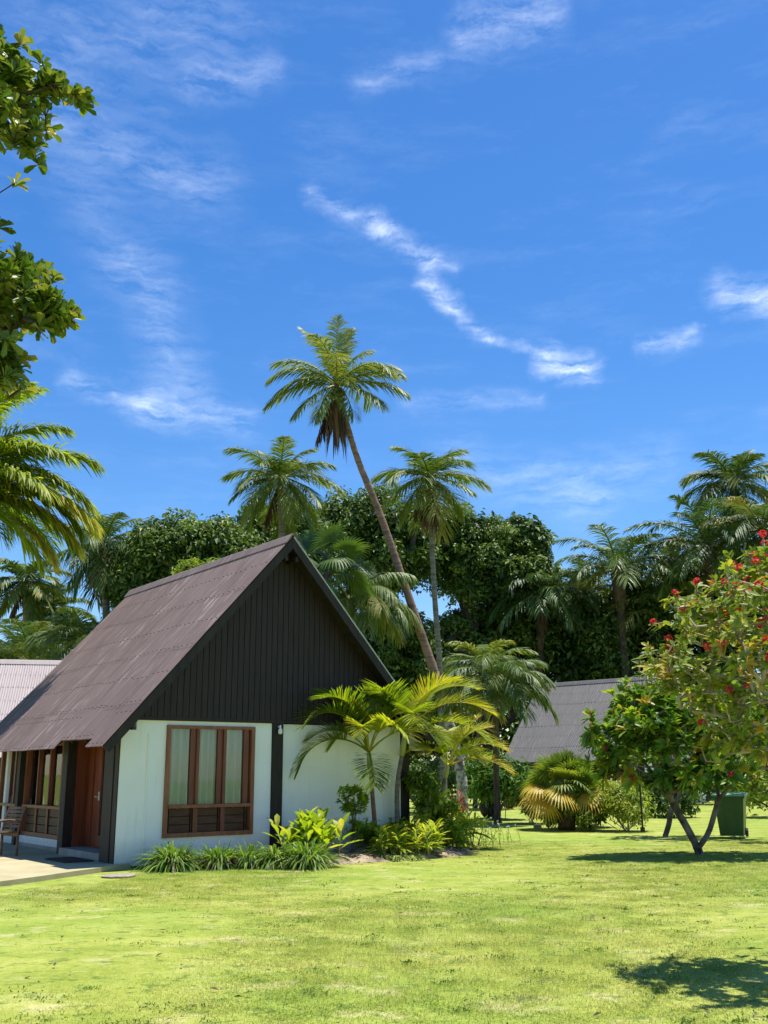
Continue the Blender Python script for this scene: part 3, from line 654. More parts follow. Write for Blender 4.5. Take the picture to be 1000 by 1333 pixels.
def make_window(root, u0, u1, z0, z1, zs, n, axis='u', pos=0., out=-1, curtain=True, th=.06, stile=.14):
    """frame > panes and sill; bars along one wall axis; out = sign of outward direction on the other axis"""
    def bx(m, a0, a1, d0, d1, c0, c1, var=.5):
        d0, d1 = sorted((pos+out*d0, pos+out*d1))
        if axis == 'u': m.box(a0, a1, d0, d1, c0, c1, var)
        else: m.box(d0, d1, a0, a1, c0, c1, var)
    we = empty_child('window', root)
    m = MB(); bx(m, u0, u0+th*1.3, -.08, .045, z0, z1); bx(m, u1-th*1.3, u1, -.08, .045, z0, z1); bx(m, u0+th*1.3, u1-th*1.3, -.08, .045, z1-th, z1); bx(m, u0+th*1.3, u1-th*1.3, -.08, .045, z0, z0+th*1.3)
    m.build('frame', M['brown_wood'], we)
    m = MB(); w = (u1-u0-2.6*th)/n
    for i in range(1, n): c = u0+1.3*th+w*i; bx(m, c-.03, c+.03, -.075, .025, zs+.03, z1-th); bx(m, c-.045, c+.045, -.075, .01, z0+th*1.3, zs-.03)
    for i in range(n):   # sash stiles
        c = u0+1.3*th+w*(i+1); bx(m, c-stile, c-.032, -.07, -.012, zs+.03, z1-th)
    m.build('mullion', M['red_wood'], we)
    m = MB(); bx(m, u0+th*1.3, u1-th*1.3, -.08, .09, zs-.03, zs+.03); m.build('sill', M['brown_wood'], we)
    m = MB()
    for i in range(n):
        a = u0+1.3*th+w*i+.03; b = a+w-.06; bx(m, a, b, -.05, -.045, zs+.03, z1-th)
    m.build('pane', M['glass'], we)
    m = MB(); k = 3; hh = (zs-.03-z0-th*1.3)/k
    for i in range(n):
        a = u0+1.3*th+w*i+.05; b = a+w-.16
        for j in range(k):
            zz = z0+th*1.3+hh*j; bx(m, a, b, -.05-.008*j, -.012, zz+.008, zz+hh-.012, .5)
        bx(m, b+.03, b+.05, -.05, -.02, z0+th*1.3, zs-.03)
    bx(m, u0+th*1.3, u1-th*1.3, -.078, -.066, z0+th*1.3, zs-.03); m.build('louvre_panel', M['louvre'], we)
    if curtain:
        m = MB(); N_ = int((u1-u0)/.012); a = np.linspace(u0+.1, u1-.1, N_)
        amp = .07*np.sin(a*2*PI/.14+1.2*np.sin(a*7))+.015*np.sin(a*31); dd = pos-out*(.13+amp)
        for zz, sc in ((zs, 1), (z1-.06, .8)): pass
        zc = np.linspace(zs-.1, z1, 6); rows_ = []
        for zz in zc:
            dr = pos-out*(.13+amp*(1-.25*(zz-zs)/(z1-zs))); rows_.append(np.stack([a, dr, 0*a+zz], 1) if axis == 'u' else np.stack([dr, a, 0*a+zz], 1))
        idx = np.arange(6*N_).reshape(6, N_); m.add(np.vstack(rows_), np.stack([idx[:-1, :-1], idx[:-1, 1:], idx[1:, 1:], idx[1:, :-1]], -1).reshape(-1, 4))
        m.build('curtain', M['curtain'], we, True)
    return we
def empty_child(name, parent):
    o = bpy.data.objects.new(name, None); COL.objects.link(o); o.parent = parent; o.empty_display_size = .2; return o
def cottage():
    root = empty('cottage', HO, PI/2-A); L_ = 7.7
    tag(root, 'white cottage with steep brown corrugated roof and dark gable, nearest the camera', 'cottage')
    B = lambda name, mat, f: (lambda m: (f(m), m.build(name, M[mat], root))[1])(MB())
    T = .2
    # front wall, two white panels
    def fw(m):
        m.box(0, .28, 0, T, 0, 2.36); m.box(.28, .876, 0, T, 0, 2.54); m.box(2.753, 3.15, 0, T, 0, 2.54)
        m.box(.876, 2.753, 0, T, 0, .445); m.box(.876, 2.753, 0, T, 2.464, 2.54)
    B('wall', 'wall', fw)
    B('wall', 'wall', lambda m: m.box(3.40, 6.42, .012, T, 0, 2.53))
    B('wall', 'wall', lambda m: m.prism([(6.64, .02, 2.04), (7.19, .02, 2.04), (7.19, .02, 2.06), (7.0, .02, top_z(7.0, .1)), (6.7, .02, 2.5), (6.64, .02, 2.5)], (0, T, 0)))
    B('post', 'dark_wood', lambda m: m.box(3.16, 3.39, -.05, .19, 0, 2.55))
    B('post', 'dark_wood', lambda m: m.box(6.43, 6.63, -.03, .18, 0, 2.55))
    # corner return (dark painted) and side posts
    B('post', 'dark_wood', lambda m: (m.box(-.035, .20, .21, .62, 0, 2.3), m.box(-.02, -.002, .02, .2, 0, 2.3)))
    B('post', 'dark_wood', lambda m: m.box(.04, .23, 2.715, 2.98, .05, 2.5))
    B('post', 'dark_wood', lambda m: m.box(.2, .42, 6.1, 6.28, .05, 2.5))
    # cladding
    def clad(m):
        u = .02
        while u < 6.66:
            w = .115; a, b = u, u+w
            za, zb = top_z(a, .1), top_z(b, .1)
            if min(za, zb) > 2.56:
                pts = [(a, -.045, 2.548), (b, -.045, 2.548), (b, -.045, zb)]
                if a < UA < b: pts.append((UA, -.045, ZA-.1))
                pts.append((a, -.045, za)); m.prism(pts, (0, .03, 0), rng.uniform(0, 1))
            u += .128
        m.prism([(0, -.030, 2.56), (6.72, -.012, 2.56), (UA, -.012, ZA-.12)], (0, .1, 0))
        m.box(.3, 6.45, -.055, -.046, 2.545, 2.60)
    B('gable_cladding', 'clad', clad)
    # other walls (closed shell)
    B('wall', 'wall', lambda m: m.box(6.45, 6.6, .21, 7.3, 0, 2.6))
    B('wall', 'wall', lambda m: m.prism([(.3, 7.3, 0), (6.6, 7.3, 0), (6.6, 7.3, 2.6), (UA, 7.3, ZA-.15), (.3, 7.3, 2.7)], (0, .15, 0)))
    # side wall below the windows
    B('wall', 'wall', lambda m: (m.box(.30, .42, 3.0, 6.1, .05, .27), m.box(.30, .42, 6.3, 7.3, .05, .27)))
    B('wall', 'dark_wood', lambda m: m.box(.30, .42, 3.0, 7.3, 2.24, 2.72))
    B('plinth', 'step', lambda m: m.box(.27, .30, 3.0, 6.1, .05, .12))
    # rooms inside: back partition and floor, ceiling
    B('interior', 'inside', lambda m: (m.box(.45, 6.44, 4.2, 4.25, .06, 2.6), m.box(.3, 6.44, .21, 7.29, .03, .06), m.box(.45, 6.44, .21, 7.29, 2.6, 2.63), m.box(2.6, 2.65, 4.25, 7.29, .06, 2.6)))
    make_window(root, .878, 2.751, .4475, 2.462, .992, 3)
    make_window(root, 3.02, 6.08, .28, 2.24, .9, 4, 'v', .36, -1, stile=.05)
    make_window(root, 6.30, 7.9, .28, 2.24, .9, 3, 'v', .36, -1, stile=.05)
    # entrance: recessed red timber panels and the door with a narrow dark glass
    B('entrance_panel', 'red_wood', lambda m: (m.box(.50, .54, 2.14, 2.70, .19, 2.55, .3), m.box(.47, .5, 2.40, 2.43, .19, 2.55)))
    B('entrance_panel', 'red_wood', lambda m: m.box(.235, .50, 2.70, 2.72, .19, 2.55))
    de = empty_child('door', root)
    m = MB(); m.box(.49, .54, 2.04, 2.13, .2, 2.5); m.box(.49, .54, .70, 1.80, .2, 2.5); m.box(.49, .54, 1.80, 2.04, .2, .42); m.box(.49, .54, 1.80, 2.04, 2.40, 2.5); m.build('door_leaf', M['red_wood'], de)
    m = MB(); m.box(.515, .522, 1.80, 2.04, .42, 2.40); m.build('pane', M['glass'], de)
    m = MB(); m.tube([(.485, 2.09, 1.15), (.44, 2.09, 1.15), (.44, 2.17, 1.15)], .012, 6); m.box(.483, .49, 2.06, 2.12, 1.08, 1.24); m.build('handle', M['metal_trim'], de)
    B('wall', 'dark_wood', lambda m: (m.box(.24, .5, .63, .66, .05, 2.55), m.box(.22, .6, .66, 2.7, 2.55, 2.6)))
    B('step', 'step', lambda m: m.box(-.02, .49, .67, 2.69, .05, .19))
    B('conduit', 'wall', lambda m: (m.tube([(.52, -.013, .0), (.52, -.013, 2.3)], .013, 6), m.box(.495, .545, -.022, -.001, .45, .49)))
    lp = empty_child('wall_lamp', root)
    m = MB(); m.tube([(3.27, -.06, 2.47), (3.27, -.13, 2.49), (3.27, -.13, 2.44)], .018, 6); m.build('bracket', M['lamp'], lp)
    m = MB(); m.tube([(3.27, -.13, 2.45), (3.27, -.13, 2.42), (3.27, -.13, 2.36), (3.27, -.13, 2.33)], [.02, .04, .045, .03], 8); m.build('lamp_shade', M['lamp'], lp)
    # roof
    eL = lambda v: 5.50 if .37 < v < 2.0 else 5.71
    m = MB(); roof_side(m, -1, SL, L_, eL); m.build('roof', M['roof'], root, True)
    m = MB(); roof_side(m, 1, SR, L_, lambda v: 5.85); m.build('roof', M['roof'], root, True)
    def soff(m):
        for s_, sl, e in ((-1, SL, 5.42), (1, SR, 5.78)):
            c = 1/math.sqrt(1+sl*sl); n = np.array([s_*sl*c, 0, c]); d = np.array([s_*c, 0, -sl*c]); a = np.array([UA, -.40, ZA-.05])-n*.03
            m.prism([a+d*.03, a+d*e, a+d*e-n*.03, a+d*.03-n*.03], (0, L_+.36, 0))
            for k in range(12):   # rafters
                vv = -.3+k*.7; q = a+np.array([0, vv+.40, 0]); m.prism([q+d*4.4-n*.03, q+d*(e-.02)-n*.03, q+d*(e-.02)-n*.11, q+d*4.4-n*.13], (0, .05, 0))
    B('soffit', 'dark_wood', soff)
    for s_, sl, e in ((-1, SL, 5.70), (1, SR, 5.85)):
        for v0 in (-.46, L_-.04):
            c = 1/math.sqrt(1+sl*sl); n = np.array([s_*sl*c, 0, c]); d = np.array([s_*c, 0, -sl*c]); a = np.array([UA, v0, ZA-.035])
            m = MB(); m.prism([a+d*.0, a+d*e, a+d*e-n*.15, a+np.array([0, 0, -.15/c])], (0, .035, 0)); m.build('barge_board', M['dark_wood'], root)
        if s_ == 1:
            m = MB(); m.prism([a+d*0+n*.012+np.array([0, -L_-.43, 0]), a+d*e+n*.012+np.array([0, -L_-.43, 0]), a+d*e+n*.034+np.array([0, -L_-.43, 0]), a+n*.034+np.array([0, -L_-.43, 0])], (0, .1, 0)); m.build('roof_trim', M['metal_trim'], root)
    def cap(m):
        cl, cr = 1/math.sqrt(1+SL*SL), 1/math.sqrt(1+SR*SR)
        for i in range(5):
            v0 = -.47+i*1.64; v1 = v0+1.68; z0 = ZA+.035+.006*i*0+.003*(i % 2)
            pr = [(UA-.24*cl, z0-.24*SL*cl), (UA-.03, z0+.0), (UA, z0+.025), (UA+.03, z0), (UA+.24*cr, z0-.24*SR*cr), (UA+.24*cr, z0-.24*SR*cr-.02), (UA, z0-.005), (UA-.24*cl, z0-.24*SL*cl-.02)]
            m.prism([(p[0], v0, p[1]) for p in pr], (0, v1-v0, 0))
    B('ridge_cap', 'roof', cap)
    B('ridge_beam', 'dark_wood', lambda m: (m.box(UA-.16, UA-.09, -.42, 0, ZA-.52, ZA-.42), m.box(UA+.09, UA+.16, -.42, 0, ZA-.52, ZA-.42)))
    return root
cot = cottage()
def copy_tree(o, parent=None):
    c = o.copy(); COL.objects.link(c); c.parent = parent
    for ch in [x for x in bpy.data.objects if x.parent == o]: copy_tree(ch, c)
    return c
def recolour(o, mat):
    for ch in bpy.data.objects:
        if ch.parent == o and ch.name.split('.')[0] in ('roof', 'ridge_cap'):
            ch.material_slots[0].link = 'OBJECT'; ch.material_slots[0].material = M[mat]
c2 = copy_tree(cot); E2 = at(626, 988, 46); u2 = np.array([.66, .75, 0]); v2 = np.array([-.75, .66, 0])
O2 = (E2+.53*u2-7.7*v2)*1.16; c2.location = (O2[0], O2[1], 0); c2.scale = (1, 1, .97); c2.rotation_euler.z = math.atan2(.75, .66)
tag(c2, 'cottage with grey corrugated roof half hidden behind the frangipani trees', 'cottage'); recolour(c2, 'roof_grey')
c3 = copy_tree(cot); v3 = unit(np.array([-.975, -.22, 0])); u3 = np.array([v3[1]*-1*-1, -v3[0], 0]); u3 = np.array([v3[1], -v3[0], 0])
R3 = at(84, 871, 44); R3[2] = 0; O3 = R3-UA*u3+.46*v3
c3.location = (O3[0], O3[1], 0); c3.rotation_euler.z = math.atan2(u3[1], u3[0])
tag(c3, 'cottage with pale pink roof behind the left end of the brown roof', 'cottage'); recolour(c3, 'roof_pink')

# patio things
def chair():
    p = house(-1.05, 3.15, .055); r = empty('armchair', p, 0); tag(r, 'slatted wooden armchair on the patio outside the cottage windows', 'chair')
    # local: x width, y forward
    r.rotation_euler.z = math.atan2(-U[1], -U[0])-PI/2+.25
    for x in (-.27, .27):
        for y, h in ((.24, .64), (-.24, .45)):
            m = MB(); m.tube([(x, y, 0), (x, y*.98, h*.5), (x, y*.95, h)], [.022, .026, .024], 8); m.build('leg', M['chair'], r)
        m = MB(); m.tube(bez([(x, -.28, .62), (x*1.05, -.05, .67), (x*1.05, .18, .66), (x*1.02, .30, .62)], 5), [.025]*16, 6); m.build('arm', M['chair'], r, True)
        m = MB(); m.tube([(x, -.23, .42), (x, -.27, .66), (x, -.36, .92)], [.024, .024, .02], 8); m.build('back_post', M['chair'], r)
    m = MB()
    for k in range(7): y = -.20+k*.068; m.box(-.27, .27, y, y+.05, .42+.004*abs(k-3), .445+.004*abs(k-3))
    m.box(-.27, .27, .25, .28, .36, .42); m.box(-.27, .27, -.25, -.22, .36, .42); m.build('seat', M['chair'], r)
    m = MB()
    for k in range(6): z = .52+k*.068; y = -.255-(z-.5)*.22; m.prism([(-.26, y, z), (.26, y, z), (.26, y-.012, z+.05), (-.26, y-.012, z+.05)], (0, .018, 0))
    m.build('backrest', M['chair'], r)
chair()
m = MB(); m.box(-.62, -.08, .72, 1.75, 0, .022); m.box(-.58, -.12, .76, 1.71, .022, .03)
o = m.build('doormat', M['mat']); o.location = [float(c) for c in house(0, 0, .056)]; o.rotation_euler.z = PI/2-A; tag(o, 'brown coir doormat on the patio below the door step', 'doormat')
p = gp(155, 1139); m = MB(); q = [(-.28, -.12), (-.12, -.25), (.14, -.27), (.27, -.08), (.24, .20), (.02, .30), (-.20, .2)]
m.prism([(a, b, -.02) for a, b in q], (0, 0, .016)); o = m.build('paving_stone', M['paver']); o.location = (p[0], p[1], 0); o.rotation_euler.z = .25
tag(o, 'flat pinkish stepping stone in the grass at the white cottage corner', 'stone')

# ================================================================== PLANTS BY THE COTTAGE
G_L = 'strap leaved clumps in a row under the cottage window'
lil = [((224, 1130), 1.0, 'leftmost and widest clump of strap leaves at the window foot'), ((284, 1128), .86, 'second clump of strap leaves from the left below the window'),
       ((324, 1127), .82, 'middle clump of strap leaves below the right part of the window'), ((358, 1127), .86, 'fourth clump of strap leaves below the right window edge'), ((400, 1128), 1.05, 'rightmost clump of strap leaves, in front of the lime plant')]
for (px, py), s, lb in lil:
    b = gp(px, py); b[2] = .04; tuft('strap_leaf_plant', lb, b, int(470*s), .92*s, .028, .62, dead=40, group=G_L, el=(.35, 1.45), droop=.75, rj=.2)
def broad_clump(name, label, base, stems, h, n, L, W, leaf, var, spread, cat='plant', group=None, el=(.5, 1.2), droop=.35, lean=.25):
    root = empty(name, base); tag(root, label, cat, group); org = np.array(base, float)
    ms = MB(); ms.org = org; ml = MB(); ml.org = org
    for k in range(stems):
        a = rng.uniform(0, 2*PI); o = org+np.array([math.cos(a), math.sin(a), 0])*rng.uniform(0, spread); hh = h*rng.uniform(.45, 1); d = unit(np.array([rng.normal(0, lean), rng.normal(0, lean), 1]))
        ms.tube([o, o+d*hh], [.016, .008], 5)
        q = rng.uniform(.25, 1, n); P = o+d*(hh*q)[:, None]; aa = np.arange(n)*2.4+rng.uniform(0, 6); e = el[0]+(el[1]-el[0])*q
        Dr = np.stack([np.cos(aa)*np.cos(e), np.sin(aa)*np.cos(e), np.sin(e)], 1); Nn = np.stack([-np.cos(aa)*np.sin(e), -np.sin(aa)*np.sin(e), np.cos(e)], 1)
        leaves(ml, P, Dr, Nn, L*rng.uniform(.75, 1.1, n), W*rng.uniform(.8, 1.1, n), np.clip(var+rng.normal(0, .15, n)+.1*(q-.5), 0, 1), droop, .18)
    ms.build('stem', M['shaft'], root, True); ml.build('leaves', M[leaf], root); return root
broad_clump('ginger_plant', 'tall lime yellow broad leaved plant between the dark post and the strap leaves', house(3.35, -1.15, .05), 28, .72, 9, .58, .13, 'lime', .68, .55, el=(.45, 1.2))
b = house(4.35, -1.1, .05)
def lollipop():
    root = empty('shrub', b); tag(root, 'slim shrub with bare twiggy stems and round leafy head against the white wall', 'shrub'); org = b.copy()
    tips = ellip_tips([(org[0], org[1], org[2]+1.05, .32, .32, .30, 80)], .5)
    tips = np.vstack([tips, ellip_tips([(org[0]+.12, org[1], org[2]+.62, .16, .16, .12, 6)], .5)])
    nodes, par, R, ends = skeleton([(int(k > 0), [org, org+np.array([dx*.8, 0, .06]), org+np.array([dx*1.4, .02, .35]), org+np.array([dx*2.1, 0, .68])]) for k, dx in enumerate((-.07, -.03, .02, .06, .0))], tips, .12, .08, .4, .004)
    m = MB(); m.org = org; skel_mesh(m, nodes, par, R, 5); m.build('stem', M['bark_frang'], root, True)
    m = MB(); m.org = org; rosettes(m, nodes, par, ends, 11, .10, .05, .42, .25, (.1, 1.0), .6, .15); m.build('foliage', M['lime'], root)
lollipop()
m = MB(); m.tube([(0, 0, 0), (0, 0, .2), (0, 0, .21), (0, 0, .23)], [.09, .12, .135, .135], 14); o = m.build('flower_pot', M['pot']); o.location = [float(c) for c in house(4.22, -.28, .07)]; tag(o, 'small black pot by the foot of the white wall', 'pot')

# golden palms
GP = 'young golden palms in front of the white wall'
pb = gp(491, 1110); pb[2] = .03
palm('golden_palm', 'left golden palm with thin brown trunk and yellow arching fronds over the white wall', pb, [at(487, 1060, pb[1])], .055, .042, at(482, 1000, pb[1]), group=GP, bark='bark_palm', leaf='golden',
     L=1.6, ll=.62, lw=.026, ldroop=.14, vee=.5, npairs=58, shaft=.42, flare=1.5, rach=.022, jit=.05, var=.5, az0=0, tipvar=.1, start=.3,
     fronds=[(208, 32, 1.15, 1.9, .22), (214, 66, 1.25, 2.1, .34), (225, 79, 1.2, 1.8, .40), (110, 82, 1.1, 1.1, .45), (198, 50, .9, 1.7, .5), (-150, 78, .8, 1.0, .85), (20, 70, 1.0, 1.5, .62), (-10, 45, 1.1, 1.7, .5), (-100, 62, .85, 2.0, .62), (-88, -5, 1.0, .9, .25), (-60, 55, 1.0, 1.9, .66), (60, 62, 1.1, 1.5, .4)])
pb = gp(519, 1107); pb[2] = .03
palm('golden_palm', 'middle golden palm at the right end of the white wall, crown beside the leaning trunk', pb, [at(517, 1030, pb[1])], .06, .045, at(524, 978, pb[1]), group=GP, bark='bark_grey', leaf='golden',
     L=1.65, ll=.66, lw=.026, ldroop=.14, vee=.5, npairs=58, shaft=.5, flare=1.4, rach=.022, jit=.05, tipvar=.15, start=.3,
     fronds=[(206, 26, 1.1, 1.5, .42), (215, 60, 1.05, 1.6, .35), (235, 72, .95, 1.7, .45), (30, 66, 1.25, 1.5, .62), (5, 50, 1.2, 1.55, .7), (-20, 24, 1.15, 1.3, .6), (-80, 45, .95, 1.7, .45), (75, 60, .9, 1.5, .5), (-140, 40, .9, 1.6, .38), (-40, 70, .95, 1.2, .7), (-5, 5, 1.0, 1.1, .72)])
pb = gp(560, 1103); pb[2] = .03
palm('golden_palm', 'right golden palm, smallest, leaning before the mottled trunk with orange tipped fronds', pb, [at(572, 1045, pb[1])], .05, .04, at(580, 1010, pb[1]), group=GP, bark='bark_grey', leaf='golden',
     L=1.2, ll=.50, lw=.026, ldroop=.14, vee=.5, npairs=46, shaft=.28, flare=1.3, rach=.02, jit=.05, tipvar=.3, start=.3,
     fronds=[(10, 50, 1.2, 1.5, .62), (25, 68, 1.1, 1.2, .66), (-15, 22, 1.15, 1.2, .74), (210, 50, .95, 1.5, .5), (-120, 50, .8, 1.5, .55), (90, 65, 1.0, 1.0, .5), (-50, 40, .9, 1.5, .6), (0, 78, 1.0, .9, .66)])
# bushes round their feet
def gb(px, py): p = gp(px, py); p[2] = .04; return p
G_B = 'mixed shrubs round the golden palms'
shrub('leafy_shrub', 'low yellow green shrub left of the thin palm trunk', gb(482, 1111), .38, .6, 6, 450, .17, .045, 'lime', .50, group=G_B, bare=.15)
broad_clump('dracaena', 'pale leaved drooping plant at the foot of the left golden palm', gb(512, 1117), 13, .5, 14, .46, .06, 'lime', .80, .34, group=G_B, el=(.1, 1.1), droop=.5)
shrub('leafy_shrub', 'green small leaved shrub in the middle of the bed with dark stems', gb(568, 1104), .5, 1.25, 12, 800, .21, .055, 'lime', .45, group=G_B, bare=.25)
shrub('leafy_shrub', 'dense bright shrub in front of the middle golden palm', gb(536, 1107), .46, .75, 9, 600, .19, .045, 'lime', .68, group=G_B, bare=.12)
broad_clump('dracaena', 'yellow edged strappy plant between the middle and right golden palms', gb(556, 1115), 14, .55, 14, .44, .055, 'lime', .78, .36, group=G_B, el=(.1, 1.2), droop=.45)
broad_clump('ginger_plant', 'light green upright plant right of the bed beside the mottled trunk', gb(604, 1103), 14, .7, 10, .46, .06, 'lime', .72, .36, group=G_B, el=(.4, 1.2))
broad_clump('ti_plant', 'red and pink leaved plant beside the mottled trunk', gb(602, 1096), 5, 1.15, 12, .36, .075, 'redleaf', .5, .1, group=G_B, el=(.2, 1.2))
shrub('leafy_shrub', 'taller shrub behind the middle golden palm by the dark porch', house(6.7, -.3, .05), .5, 1.7, 7, 1100, .15, .05, 'shrub', .42, group=G_B, bare=.3)
shrub('leafy_shrub', 'low shrub at the right tip of the planting bed', gb(590, 1107), .42, .55, 7, 500, .15, .035, 'lime', .55, group=G_B, bare=.1)
tuft('golden_frond_plant', 'small arching palm seedling with yellow fronds in the middle of the bed', gb(545, 1101), 60, 1.35, .075, .6, 'golden', group=G_B, el=(.6, 1.4), droop=.6)
tuft('low_tuft', 'pale low tuft spilling onto the soil before the thin palm trunk', gb(497, 1119), 60, .26, .03, .7, 'lily', group=G_B, el=(.1, 1.1))
for k, (px, py, l_, n_) in enumerate([(508, 1108, .75, 13), (548, 1104, 1.15, 12), (583, 1104, .95, 12), (530, 1112, .7, 12)]):
    palm('palm_seedling', ['small stemless palm with arching yellow fronds at the foot of the left golden palm', 'largest stemless palm clump in the middle of the bed, arching gold fronds', 'stemless palm clump at the right of the bed before the mottled trunk', 'low stemless palm at the front of the bed'][k], gb(px, py), None, .05, .03, gb(px, py), group='palm seedlings in the planting bed', leaf='golden', nf=n_, L=l_, ll=.34*l_**.5, lw=.036, ldroop=.3, vee=.35, npairs=22, rach=.012, els=(.35, 1.4), bend=1.3, var=.5, az0=k, tipvar=.2, jit=.08, start=.3, varj=.14)
for k, (px, py) in enumerate([(515, 1120), (540, 1119), (470, 1117)]): tuft('low_tuft', ['pale straggly tuft on the soil in the middle of the bed front', 'pale tuft at the bed front toward the right', 'small tuft left of the thin palm trunk at the bed front'][k], gb(px, py), 45, .24, .026, .75, 'lily', group=G_B, el=(.0, 1.0))
# white flowering weeds on the lawn
def weed(base, label, n):
    root = empty('flowering_weed', base); tag(root, label, 'wildflower', 'white flowering weeds right of the bed'); org = np.array(base, float)
    for i in range(n):
        ms = MB(); ms.org = org; mf = MB(); mf.org = org
        o = org+np.array([rng.normal(0, .16), rng.normal(0, .12), 0]); t = o+np.array([rng.normal(0, .1), rng.normal(0, .08), rng.uniform(.28, .6)])
        ms.tube([o, (o+t)/2+rng.normal(0, .02, 3), t], [.004, .0035, .003], 4)
        k = 8; d = unit(rng.normal(size=(k, 3))); leaves(mf, np.tile(t, (k, 1)), d, rng.normal(size=(k, 3)), .028, .024, rng.uniform(0, 1, k), 0, .1, True)
        k = 7; P = o+(t-o)*rng.uniform(.05, .7, k)[:, None]; leaves(ms, P, unit(rng.normal(size=(k, 3))+[0, 0, .5]), np.tile([0, 0, 1.], (k, 1)), .07, .014, .6, .3, .1, True)
        st = ms.build('stem', M['shrub'], root); mf.build('flower', M['whitepetal'], root)
weed(gp(655, 1098), 'thin white flowered weed on the lawn, right hand one', 9); weed(gp(632, 1106), 'white flowered weed at the bed edge, left hand one', 12)

# ================================================================== TALL PALMS
def gz(p): return np.array([p[0], p[1], 0.])
def lean_bark():
    m, nt, out = newmat('leaning_trunk_bark')
    tc = nd(nt, 'ShaderNodeTexCoord').outputs['Object']; z = nd(nt, 'ShaderNodeSeparateXYZ', {0: tc}).outputs[2]
    pale = ramp(nt, noise(nt, tc, 4.5, 6), [(.45, (.13, .11, .10)), (.56, (.46, .43, .39))])
    ring = noise(nt, mapping(nt, tc, (.6, .6, 5)), 2., 5); brown = ramp(nt, ring, [(.35, (.14, .085, .062)), (.65, (.29, .19, .145))])
    f = math_(nt, 'MULTIPLY', math_(nt, 'SUBTRACT', math_(nt, 'ADD', z, math_(nt, 'MULTIPLY', noise(nt, tc, 1.5, 4), 2.)), 4.2), .8, clamp=True)
    c = mixc(nt, f, pale, brown)
    bs = nd(nt, 'ShaderNodeBsdfPrincipled', {'Base Color': c, 'Roughness': .9, 'Specular IOR Level': .2})
    bn = nd(nt, 'ShaderNodeBump', {'Strength': .7, 'Distance': .03, 'Height': ring}); nt.links.new(bn.outputs[0], bs.inputs['Normal'])
    nt.links.new(bs.outputs[0], out.inputs[0]); return m
M['bark_lean'] = lean_bark()
G_U = 'coconut palms rising above the trees'; G_D = 'dark feather palms on the right'; G_F = 'distant palms on the left'
def cpalm(name, label, pxs, Y, **k):
    """pxs: picture points from foot to crown, Y: distance; sizes below are for 40 m and grow with distance"""
    pts = [at(x, y, Y) for x, y in pxs]; k.setdefault('sc', Y/40)
    if k.pop('hide', False): return palm(name, label, gz(pts[0]), None, k.pop('r0', .15), k.pop('r1', .15), pts[-1], **k)
    return palm(name, label, gz(pts[0]), pts[1:-1], k.pop('r0', .17), k.pop('r1', .13), pts[-1], **k)
Y0 = 38.4; b = gz(gp(602, 1062))
palm('leaning_coconut_palm', 'tallest coconut palm, leaning left over the cottage roof, with brown trunk and hanging dead fronds', b,
     [at(599, 1000, Y0), at(575, 905, Y0), at(544, 812, Y0), at(498, 678, Y0), at(463, 590, Y0)], .22, .105, at(439, 502, Y0), bark='bark_lean', leaf='coco_bright', L=2.85, ll=.88, lw=.042,
     npairs=60, ldroop=.38, vee=.1, dead=3, skirt=120, coco=7, flare=1.2, rach=.05, varj=.06, jit=.14,
     fronds=[(85, 88, 1.22, .35, .55), (150, 76, 1.2, .7, .50), (60, 80, 1.15, .5, .6), (20, 74, .85, 1.0, .52), (175, 52, 1.0, 1.3, .45), (200, 36, 1.05, 1.6, .42), (5, 48, .95, 1.2, .5), (-12, 26, .95, .9, .45), (-30, 42, 1.0, 1.8, .5), (-20, 5, 1.05, .8, .45),
             (185, 6, 1.05, 1.0, .45), (205, 14, 1.0, 1.4, .38), (215, -28, .9, .6, .36), (-45, -18, 1.0, .6, .38), (-90, 40, 1.0, 1.7, .6), (-110, 65, .95, 1.4, .55), (60, 30, 1.0, 1.3, .4), (110, 20, 1.0, 1.2, .4), (-70, 5, .7, 1.0, .5), (130, 50, .95, 1.3, .5), (40, 60, .9, 1.2, .5), (-60, -40, .85, .5, .4), (235, -45, .8, .5, .45)])
C_ = dict(ll=.95, lw=.040, npairs=54, rach=.042, vee=.16, jit=.13)
cpalm('coconut_palm', 'upright coconut palm right of the leaning palm with grey trunk and drooping skirt', [(578, 1030), (573, 880), (565, 760), (559, 622)], 43, r0=.13, r1=.10, nf=22, L=2.35, bend=1.2, ldroop=0.34,
     dead=5, leaf='coco_bright', var=.38, els=(-.85, 1.5), az0=1.1, skirt=60, group=G_U, fibre=1.0, **C_)
cpalm('coconut_palm', 'coconut palm behind the cottage ridge, left of the leaning palm, with wide round crown', [(372, 1020), (370, 800), (365, 622)], 42, nf=27, L=2.5, bend=1.15, ldroop=0.37,
     dead=1, leaf='coco_bright', var=.32, els=(-.95, 1.45), az0=.3, group=G_U, **C_)
cpalm('coconut_palm', 'coconut palm between the left sky gap and the broad tree, with ragged hanging fronds', [(140, 1020), (139, 850), (136, 706)], 52, nf=22, L=2.35, bend=1.0, ldroop=0.56,
     dead=6, els=(-1.1, 1.5), az0=2., var=.36, skirt=60, group=G_U, **C_)
cpalm('coconut_palm', 'small round headed coconut palm at the far left edge above the pink roof', [(34, 1020), (35, 850), (33, 757)], 62, nf=24, L=1.75, bend=1.2, ldroop=0.37, els=(-.9, 1.5), az0=.9, var=.45, dead=1, group=G_F, ll=.75, lw=.06, npairs=40, rach=.035)
